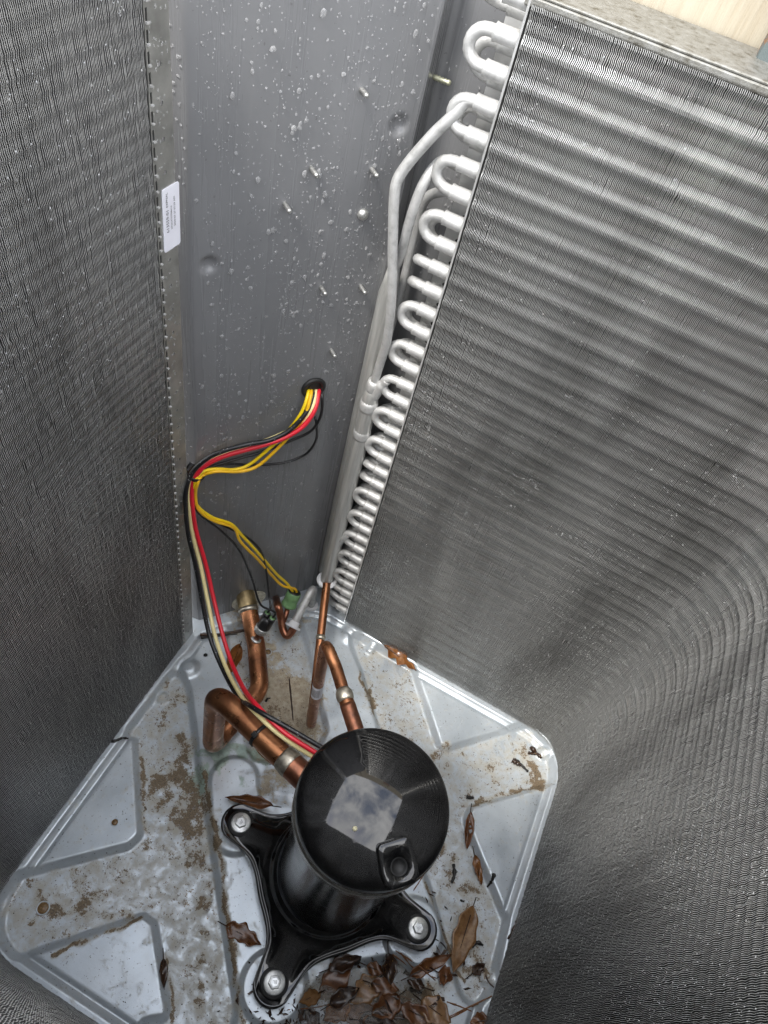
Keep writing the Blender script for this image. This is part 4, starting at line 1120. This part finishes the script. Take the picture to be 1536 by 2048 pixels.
leaf((-0.0882, 0.2799, 0.0120), (-0.1519, 0.2580, 0.0080), 0.019, LM[0], "brown curled leaf resting behind the upper left bracket foot", 0.12, 0.25, seed=4)
leaf((-0.0652, 0.1304), (-0.0139, 0.1323), 0.026, LM[0], "brown ragged leaf on the pan left of the bracket waist", 0.22, 0.12, seed=5, tear=0.3)
leaf((-0.1131, 0.0662), (-0.0926, 0.0405), 0.011, LM[2], "dark slim leaf lying in the groove beside the lower left rib", 0.05, 0.1, seed=6)
leaf((0.1684, 0.4179), (0.1836, 0.3693), 0.016, LM[0], "slim brown leaf standing by the right hand rib, above the orange one", 0.05, 0.2, seed=7)
leaf((0.1968, 0.3681), (0.2199, 0.3367), 0.014, LM[3], "small orange leaf beside the right hand rib", 0.1, 0.15, seed=8)
leaf((0.2191, 0.3068), (0.2205, 0.2168), 0.034, LM[1], "long tan leaf with dark spots lying right of the right bolt", 0.10, 0.06, seed=9)
leaf((-0.2648, 0.4686), (-0.2487, 0.4103), 0.024, LM[3], "large rusty leaf leaning beside the thick copper pipe", 0.05, 0.35, lift=0.006, seed=10)
pile = [((0.0962, 0.1656), (0.0767, 0.1220), 0.034, 0, "brown leaf at the left of the litter heap"), ((0.1372, 0.1703), (0.1161, 0.1304), 0.034, 1, "pale brown leaf on top of the litter heap"), ((0.1340, 0.1991), (0.1529, 0.1705), 0.024, 2, "dark upright leaf against the bracket edge"),
        ((0.0767, 0.1220), (0.0584, 0.0997), 0.020, 1, "leaf lying along the lowest bracket foot"), ((0.1138, 0.1321), (0.0957, 0.1005), 0.032, 3, "orange flecked leaf low in the heap"), ((0.1682, 0.1652), (0.1460, 0.1311), 0.036, 0, "broad brown leaf under the pine needles"),
        ((0.1962, 0.1735), (0.2374, 0.1677), 0.036, 1, "tan leaf at the right end of the heap"), ((0.1712, 0.1894), (0.2120, 0.2373), 0.020, 0, "leaf tucked under the right bracket foot"), ((0.2024, 0.2101), (0.2224, 0.2105), 0.026, 0, "square torn leaf scrap right of the heap"),
        ((0.1343, 0.1197), (0.1816, 0.1366), 0.030, 2, "dark soaked leaf at the bottom edge of the heap"), ((0.2132, 0.1590), (0.1726, 0.1559), 0.030, 0, "wet brown leaf beside the bottom puddle"), ((0.0737, 0.1469), (0.1045, 0.1778), 0.022, 2, "dark leaf edge under the bracket waist"),
        ((0.2468, 0.2321), (0.2580, 0.2502), 0.016, 2, "dark shrivelled leaf at the end of the right channel"), ((0.2874, 0.2193), (0.2868, 0.1923), 0.03, 2, "dark leaf wedged under the right coil bottom")]
pile += [((0.0940, 0.1164), (0.1191, 0.1493), 0.024, 2, "small black-brown leaf between the two left heap leaves"), ((0.1309, 0.1611), (0.1659, 0.1700), 0.022, 0, "small brown leaf half under the pale heap leaf"),
         ((0.1165, 0.1136), (0.1482, 0.1408), 0.028, 0, "brown leaf lying flat at the heap centre bottom"), ((0.1883, 0.1523), (0.1521, 0.1543), 0.026, 2, "dark wet leaf under the broad brown one"),
         ((0.1168, 0.1749), (0.1406, 0.1780), 0.018, 0, "leaf scrap below the dark upright leaf"), ((0.1938, 0.1870), (0.1701, 0.1840), 0.014, 2, "dark leaf scrap among the black pellets"),
         ((0.0915, 0.0956), (0.0690, 0.0983), 0.02, 2, "dark leaf at the lower left end of the heap"), ((0.2798, 0.1922), (0.2605, 0.1792), 0.022, 0, "brown leaf at the bottom of the right coil")]
for k, (a, b, wd, mi, lb) in enumerate(pile):
    leaf(a, b, wd, LM[mi], lb, 0.12, 0.03 + 0.05 * (k % 3), 0.003 + 0.0025 * (k % 4), "leaves in the litter heap", 20 + k, 0.3 if k % 3 else 0.0)

def stick(name, pts, r, mat, label, cat, group=None):
    P = []
    for p in pts:
        p = np.array(p, float)
        if len(p) == 2: p = np.append(p, pz(*p) + r * 0.9)
        P.append(p)
    P = smooth_path(P, 5)
    n = len(P)
    R = r * (1 + 0.22 * rng.standard_normal(n)) * np.linspace(1.15, 0.7, n)
    return tube(name, P, R, mat, None, 7, label=label, cat=cat, group=group)
TW = leaf_mat("twig_bark", (0.035, 0.018, 0.010), (0.09, 0.045, 0.022), 0.5)
NEED = leaf_mat("pine_needle", (0.20, 0.075, 0.02), (0.30, 0.13, 0.04), 0.4)
FRASS = plain("black_frass", (0.012, 0.010, 0.008), 0.35, 0, 0.4, 700, 0.5)
stick("twig", [(-0.1700, 0.4664), (-0.1499, 0.4386), (-0.1294, 0.4097)], 0.0012, TW, "thin dark twig standing on the sandy crust behind the copper drop", "twig")
stick("twig", [(-0.3260, 0.4492, 0.0040), (-0.3003, 0.4666, 0.0050), (-0.2618, 0.5017, 0.0040)], 0.0022, TW, "brown twig lying along the back rim behind the wires", "twig")
stick("twig", [(-0.3219, 0.4461, 0.0030), (-0.2932, 0.4701, 0.0030), (-0.2774, 0.4820, 0.0030)], 0.0017, FRASS, "short black twig under the brown one on the back rim", "twig")
stick("twig", [(0.3159, 0.3530, 0.0340), (0.3217, 0.3285, 0.0220), (0.3270, 0.3063, 0.0040)], 0.0017, LM[1], "pale straw caught on the right coil", "straw")
stick("twig", [(0.2799, 0.3275, 0.0100), (0.2770, 0.3077, 0.0060), (0.2737, 0.2883, 0.0010)], 0.0028, TW, "dark bark sliver at the foot of the right coil", "bark")
stick("twig", [(-0.3372, 0.2458, 0.0010), (-0.3296, 0.2514, 0.0020), (-0.3242, 0.2587, 0.0020), (-0.3170, 0.2625, 0.0010)], 0.0020, FRASS, "knobbly black twig across the left rim", "twig")
stick("twig", [(0.2587, 0.2425), (0.2682, 0.2325), (0.2765, 0.2295)], 0.0011, TW, "crooked twig at the end of the right channel", "twig")
stick("twig", [(0.1830, 0.2415), (0.1955, 0.2415), (0.2048, 0.2387)], 0.0008, FRASS, "hair thin twig beside the right bolt", "twig")
NL = ['upper of the parallel reddish needles below the right bracket foot', 'middle of the parallel reddish needles below the right bracket foot', 'crossing reddish needle of the bunch below the right bracket foot', 'short reddish needle over the pale leaves of the heap', 'steep reddish needle at the right of the heap',
      'reddish needle across the middle of the heap', 'lone reddish needle in the open right of the heap', 'longest reddish needle running from the heap to the right coil', 'second long needle beside the longest one', 'reddish needle pointing left from the heap to the lowest foot']
for k, (a, b, c) in enumerate((((0.1421, 0.2052), (0.1751, 0.2047), (0.2035, 0.2009)), ((0.1406, 0.2006), (0.1739, 0.1992), (0.2002, 0.1920)), ((0.1489, 0.2062), (0.1812, 0.1993), (0.2050, 0.2041)), ((0.1366, 0.1599), (0.1611, 0.1652), (0.1860, 0.1696)),
                               ((0.1430, 0.1584), (0.1726, 0.1559), (0.2062, 0.1590)), ((0.1119, 0.1357), (0.1374, 0.1411), (0.1769, 0.1466)), ((0.2259, 0.1867), (0.2423, 0.1897), (0.2589, 0.1922)), ((0.2205, 0.1582), (0.2493, 0.1897), (0.2763, 0.2185)), ((0.2259, 0.1619), (0.2476, 0.1853), (0.2647, 0.2044)),
                               ((0.1078, 0.1302), (0.0835, 0.1100), (0.0500, 0.0888)), ((0.1397, 0.3089), (0.1378, 0.2958), (0.1349, 0.2817)), ((-0.1715, 0.3530), (-0.1469, 0.3413), (-0.1178, 0.3327)))):
    stick("pine_needle", [a, b, c], 0.0009, NEED, NL[k] if k < 10 else ("reddish pine needle by the compressor lug" if k == 10 else "reddish pine needle under the thick copper pipe"), "needle", "pine needles on the pan")
fr_l = ["curled black frass pellet left of the leaf heap", "black pellet right of the heap", "bent black pellet beside the long tan leaf", "black pellet below the compressor lug", "black crooked pellet by the right rib", "tiny black curl on the sandy crust",
        "black pellet between heap and right bracket foot", "small black pellet above the tan leaf", "black pellet with a broken end near the right corner", "black pellet lying across the far right channel"]
for k, pts in enumerate((((0.0976, 0.1700), (0.1049, 0.1713), (0.1049, 0.1798)), ((0.1777, 0.1783), (0.1867, 0.1805), (0.1946, 0.1821)), ((0.2343, 0.2603), (0.2400, 0.2684), (0.2486, 0.2690)), ((0.1739, 0.3425), (0.1803, 0.3306), (0.1806, 0.3186)), ((0.2296, 0.3563), (0.2301, 0.3464), (0.2285, 0.3384)),
                         ((-0.1811, 0.4144), (-0.1817, 0.4198), (-0.1781, 0.4228)), ((0.1644, 0.1932), (0.1711, 0.1929), (0.1753, 0.1963)), ((0.2000, 0.3050), (0.2030, 0.3052), (0.2057, 0.3060)), ((0.2037, 0.5315), (0.2162, 0.5278), (0.2298, 0.5231)), ((0.1560, 0.4388), (0.1620, 0.4405), (0.1661, 0.4428)))):
    stick("frass_pellet", list(pts), 0.0024 if k not in (5, 7) else 0.0014, FRASS, fr_l[k], "pellet", "black pellets on the pan")
for k, (a, b, l2) in enumerate((((0.2200, 0.5628), (0.2422, 0.5535), "split brown seed pod against the right corner rim"), ((0.2202, 0.5518), (0.2339, 0.5578), "small seed wing in the right corner"), ((0.2009, 0.5272), (0.2153, 0.5255), "shrivelled brown bud in the right channel"))):
    stick("seed_pod", [a, ((a[0] + b[0]) / 2 + 0.001, (a[1] + b[1]) / 2), b], 0.0034 - 0.001 * (k == 1), LM[2], l2, "seed")

# grit on the pan
gv, gf = [], []
octa_v = np.array([(1, 0, 0), (-1, 0, 0), (0, 1, 0), (0, -1, 0), (0, 0, 1), (0, 0, -1)], float)
octa_f = [(0, 2, 4), (2, 1, 4), (1, 3, 4), (3, 0, 4), (2, 0, 5), (1, 2, 5), (3, 1, 5), (0, 3, 5)]
def in_pan(x, y): return -0.33 < x < 0.27 and -0.015 < y < 0.57
cnt = 0
VV, FF = [], []
while cnt < 1500:
    x, y = rng.uniform(-0.33, 0.27), rng.uniform(-0.015, 0.57)
    i = int((x - gx[0]) / 0.0016); j = int((y - gy[0]) / 0.0016)
    if rng.random() > 0.12 + 0.9 * ST[i, j, 0]: continue
    r = 0.0003 + 0.0007 * rng.random()**3
    VV.append(octa_v * r * rng.uniform(0.6, 1.4, 3) + (x, y, PZ[i, j] + r * 0.4)); FF += [tuple(q + cnt * 6 for q in f) for f in octa_f]
    cnt += 1
obj("grit", mesh_np("grit", np.concatenate(VV), np.array(FF), False), plain("dark_grit", (0.05, 0.035, 0.022), 0.6, 0, 0.6, 300), label="dark specks of grit scattered over the base pan", cat="grit", kind="stuff")

# ------------------------------------------------------------------ rain water
def dome_mesh(seg, rings_):
    V = [(0, 0, 1.0)]; F = []
    for i in range(1, rings_ + 1):
        a = math.pi / 2 * i / rings_
        for j in range(seg):
            b_ = 2 * math.pi * j / seg
            V.append((math.sin(a) * math.cos(b_), math.sin(a) * math.sin(b_), math.cos(a)))
    for j in range(seg): F.append((0, 1 + j, 1 + (j + 1) % seg, 1 + (j + 1) % seg))
    for i in range(rings_ - 1):
        for j in range(seg):
            p_ = 1 + i * seg; F.append((p_ + j, p_ + seg + j, p_ + seg + (j + 1) % seg, p_ + (j + 1) % seg))
    return np.array(V), F
class Drops:
    def __init__(s): s.V, s.T, s.n = [], [], 0
    def add(s, c, N, up, r, stretch=1.0, h=0.42, big=True):
        seg, rg = (12, 4) if big else (7, 2)
        V, F = dome_mesh(seg, rg)
        N = np.array(N, float); up = np.array(up, float); X = np.cross(up, N); X /= np.linalg.norm(X); Y = np.cross(N, X)
        wob = 1 + 0.10 * np.sin(np.arctan2(V[:, 1], V[:, 0]) * 2 + rng.uniform(0, 6)) + 0.08 * np.sin(np.arctan2(V[:, 1], V[:, 0]) * 3 + rng.uniform(0, 6))
        W = np.array(c) + (V[:, :1] * r * wob[:, None]) * X + (V[:, 1:2] * r * stretch * wob[:, None]) * Y + V[:, 2:3] * (r * h) * N
        s.V.append(W)
        for f in F:
            a, b, c_, d_ = [q + s.n for q in f]
            if c_ == d_: s.T.append((a, b, c_))
            else: s.T += [(a, b, c_), (a, c_, d_)]
        s.n += len(V)
    def build(s, name, label):
        return obj(name, mesh_np(name, np.concatenate(s.V), np.array(s.T)), M['water'], label=label, cat="droplets", kind="stuff")
D = Drops()
NP3 = (PN[0], PN[1], 0)
u_len = np.linalg.norm(PB - PA)
def panel_pt(u, z): return np.array([PA[0] + PD[0] * u, PA[1] + PD[1] * u, z])
def density(u, z):
    return 0.35 + 0.65 * (0.5 + 0.5 * math.sin(u * 60 + math.sin(z * 17) * 2) * math.sin(z * 23 + u * 31))
for n_, lo, hi, big in ((170, 0.0015, 0.0026, True), (560, 0.0008, 0.0014, True), (3600, 0.0003, 0.0008, False)):
    k = 0
    while k < n_:
        u, z = rng.uniform(0.004, u_len - 0.004), rng.uniform(0.10, 0.90)
        if rng.random() > density(u, z) * (1 if z > 0.3 else 0.55): continue
        r = rng.uniform(lo, hi)
        D.add(panel_pt(u, z) + np.array(NP3) * 0.0002, NP3, (0, 0, 1), r, rng.uniform(0.85, 1.7 if r > 0.0012 else 1.3), rng.uniform(0.3, 0.5), big); k += 1
RA, RB = np.array([-0.360, 0.4707]), np.array([-0.346, 0.4722])
RN = np.array([0.11, -0.994, 0.0])
for _ in range(240):
    q = RA + (RB - RA) * rng.random(); D.add((q[0], q[1], rng.uniform(0.1, 0.9)), RN, (0, 0, 1), rng.uniform(0.0004, 0.0017), rng.uniform(0.9, 1.5), 0.42, False)
for _ in range(420):
    D.add((rng.uniform(-0.214, -0.13), 0.6638, rng.uniform(0.3, 0.9)), (0, -1, 0), (0, 0, 1), rng.uniform(0.0003, 0.0012), rng.uniform(0.9, 1.5), 0.42, False)
D.build("panel_raindrops", "clear rain beads covering the grey panel")
D = Drops()
for _ in range(420):
    D.add((EX + 0.0006, rng.uniform(0.4266, 0.448), rng.uniform(0.05, 0.9)), (1, 0, 0), (0, 0, 1), rng.uniform(0.0003, 0.0013)**1.0, rng.uniform(0.9, 1.8), 0.4, False)
D.build("plate_raindrops", "clear rain beads on the narrow metal end plate")
D = Drops()
def pan_drop(x, y, r, h=0.35, big=False): D.add((x, y, pz(x, y) + 0.0001), (0, 0, 1), (0.3, 1, 0), r, rng.uniform(0.8, 1.3), h, big)
k = 0
while k < 900:
    x, y = rng.uniform(-0.33, 0.27), rng.uniform(-0.015, 0.57)
    i = int((x - gx[0]) / 0.0016); j = int((y - gy[0]) / 0.0016)
    if rng.random() > 0.10 + 0.9 * ST[i, j, 3]: continue
    pan_drop(x, y, rng.uniform(0.0004, 0.0012) + (0.0012 * rng.random() if ST[i, j, 3] > 0.5 else 0), 0.35, True); k += 1
D.build("pan_raindrops", "beads of rain water standing on the base pan")
D = Drops()
for a in FEET:
    for _ in range(75):
        f = rng.uniform(0.104, 0.152); lat = rng.normal(0, 0.011)
        x = CX + f * math.cos(a) - lat * math.sin(a); y = CY + f * math.sin(a) + lat * math.cos(a)
        if math.hypot(f - BOLTR, lat) < 0.019 or foot_sdf(np.array(x - CX), np.array(y - CY)) > -0.004: continue
        zf = 0.0225 if f < 0.11 else 0.0203
        D.add((x, y, zf), (0, 0, 1), (0, 1, 0), rng.uniform(0.0005, 0.0022) if rng.random() < 0.3 else rng.uniform(0.0004, 0.001), rng.uniform(0.7, 1.4), 0.3, False)
D.build("bracket_raindrops", "rain beads on the black bracket feet")
D = Drops()
k = 0
while k < 4200:
    s_ = rng.uniform(0.0, CLEN); z = rng.uniform(0.01, 0.9)
    if math.sin(s_ * 37 + z * 11) * math.sin(z * 29 - s_ * 13) < rng.uniform(-0.9, 0.8): continue
    x, y, tx, ty, nx, ny = [float(v) for v in coil_at(s_)]
    D.add((x - nx * 0.0002, y - ny * 0.0002, z), (-nx, -ny, 0), (0, 0, 1), rng.uniform(0.0004, 0.0011), rng.uniform(0.8, 2.2), 0.8, False); k += 1
D.build("coil_raindrops", "rain beads caught between the coil fins")

# soaked leaf crumbs, one mat too fine to count, and the shallow pool they lie in
VV, FF, cnt = [], [], 0
while cnt < 620:
    t0 = rng.random()
    x = rng.normal(0.085, 0.035); y = rng.normal(0.070, 0.022) + (0.02 if x > 0.12 else 0)
    if rng.random() < 0.22: x, y = rng.uniform(0.10, 0.25), rng.uniform(0.05, 0.30)
    if not in_pan(x, y) or foot_sdf(np.array(x - CX), np.array(y - CY)) < 0.001: continue
    z = pz(x, y); L = 0.0012 + 0.006 * rng.random()**2.2; W = L * rng.uniform(0.2, 0.7); a = rng.uniform(0, 6.28)
    ca, sa = math.cos(a), math.sin(a)
    for u, v in ((-1, -.3), (-.2, -1), (1, .1), (.3, .8)):
        u *= rng.uniform(0.7, 1.2); v *= rng.uniform(0.6, 1.2)
        VV.append((x + L * u * ca - W * v * sa, y + L * u * sa + W * v * ca, z + 0.0006 + 0.0030 * rng.random()))
    FF += [(cnt*4, cnt*4+1, cnt*4+2), (cnt*4, cnt*4+2, cnt*4+3)]
    cnt += 1
obj("leaf_crumbs", mesh_np("leaf_crumbs", np.array(VV), np.array(FF), False), LM[2], label="dark soaked leaf crumbs strewn around the litter heap", cat="litter", kind="stuff")
t = NT("pool_water")
t.set(Base_Color=(0.16, 0.14, 0.11, 1), Roughness=0.03, IOR=1.33, Alpha=0.35)
pts = CH_S
V = [(p[0], p[1], -0.0085) for p in pts]
obj("puddle", mesh_from("puddle", V, [tuple(range(len(V)))], False), t.m, kind="structure")
D = Drops()
for _ in range(260):
    x, y = rng.normal(0.075, 0.02), rng.normal(0.052, 0.014)
    if sdf(np.array([x]), np.array([y]), CH_S)[0] > -0.004: continue
    D.add((x, y, -0.0084), (0, 0, 1), (0, 1, 0), rng.uniform(0.0004, 0.0013), 1.0, 0.7, True)
D.build("puddle_bubbles", "froth of small bubbles on the puddle among the leaves")

# the fine dew bridging the fins: far too small and many to count
t = NT("dew")
t.set(Base_Color=(0.50, 0.51, 0.52, 1), Roughness=0.12, IOR=1.33)
NB = 70000
sb = rng.uniform(0.0, CLEN, NB); zb = rng.uniform(0.004, 0.9, NB)
keep = (np.sin(sb * 31 + zb * 13) * np.sin(zb * 27 - sb * 17) + 0.5 * np.sin(sb * 90) * np.sin(zb * 70)) > rng.uniform(-1.3, 1.0, NB)
keep &= rng.random(NB) < np.where(sb > 1.3, 0.55, 1.0) * np.clip(1.1 - 0.95 * zb, 0.12, 1)
sb, zb = sb[keep], zb[keep]; NB = len(sb)
x, y, tx, ty, nx, ny = coil_at(sb)
r = rng.uniform(0.00030, 0.00062, NB)
c0 = np.stack([x - nx * 0.0004, y - ny * 0.0004, zb], 1)
Tv = np.stack([tx, ty, np.zeros(NB)], 1); Nv = np.stack([-nx, -ny, np.zeros(NB)], 1); Zv_ = np.array([[0, 0, 1.0]])
vz = rng.uniform(0.9, 2.2, NB)
V = np.stack([c0 + Tv * r[:, None], c0 - Tv * r[:, None], c0 + Zv_ * (r * vz)[:, None], c0 - Zv_ * (r * vz)[:, None], c0 + Nv * (r * 0.8)[:, None]], 1).reshape(-1, 3)
F = (np.array([(0, 2, 4), (2, 1, 4), (1, 3, 4), (3, 0, 4)])[None] + 5 * np.arange(NB)[:, None, None]).reshape(-1, 3)
obj("dew", mesh_np("dew", V, F, False), t.m, label="fine dew sparkling all over the finned coil walls", cat="dew", kind="stuff")
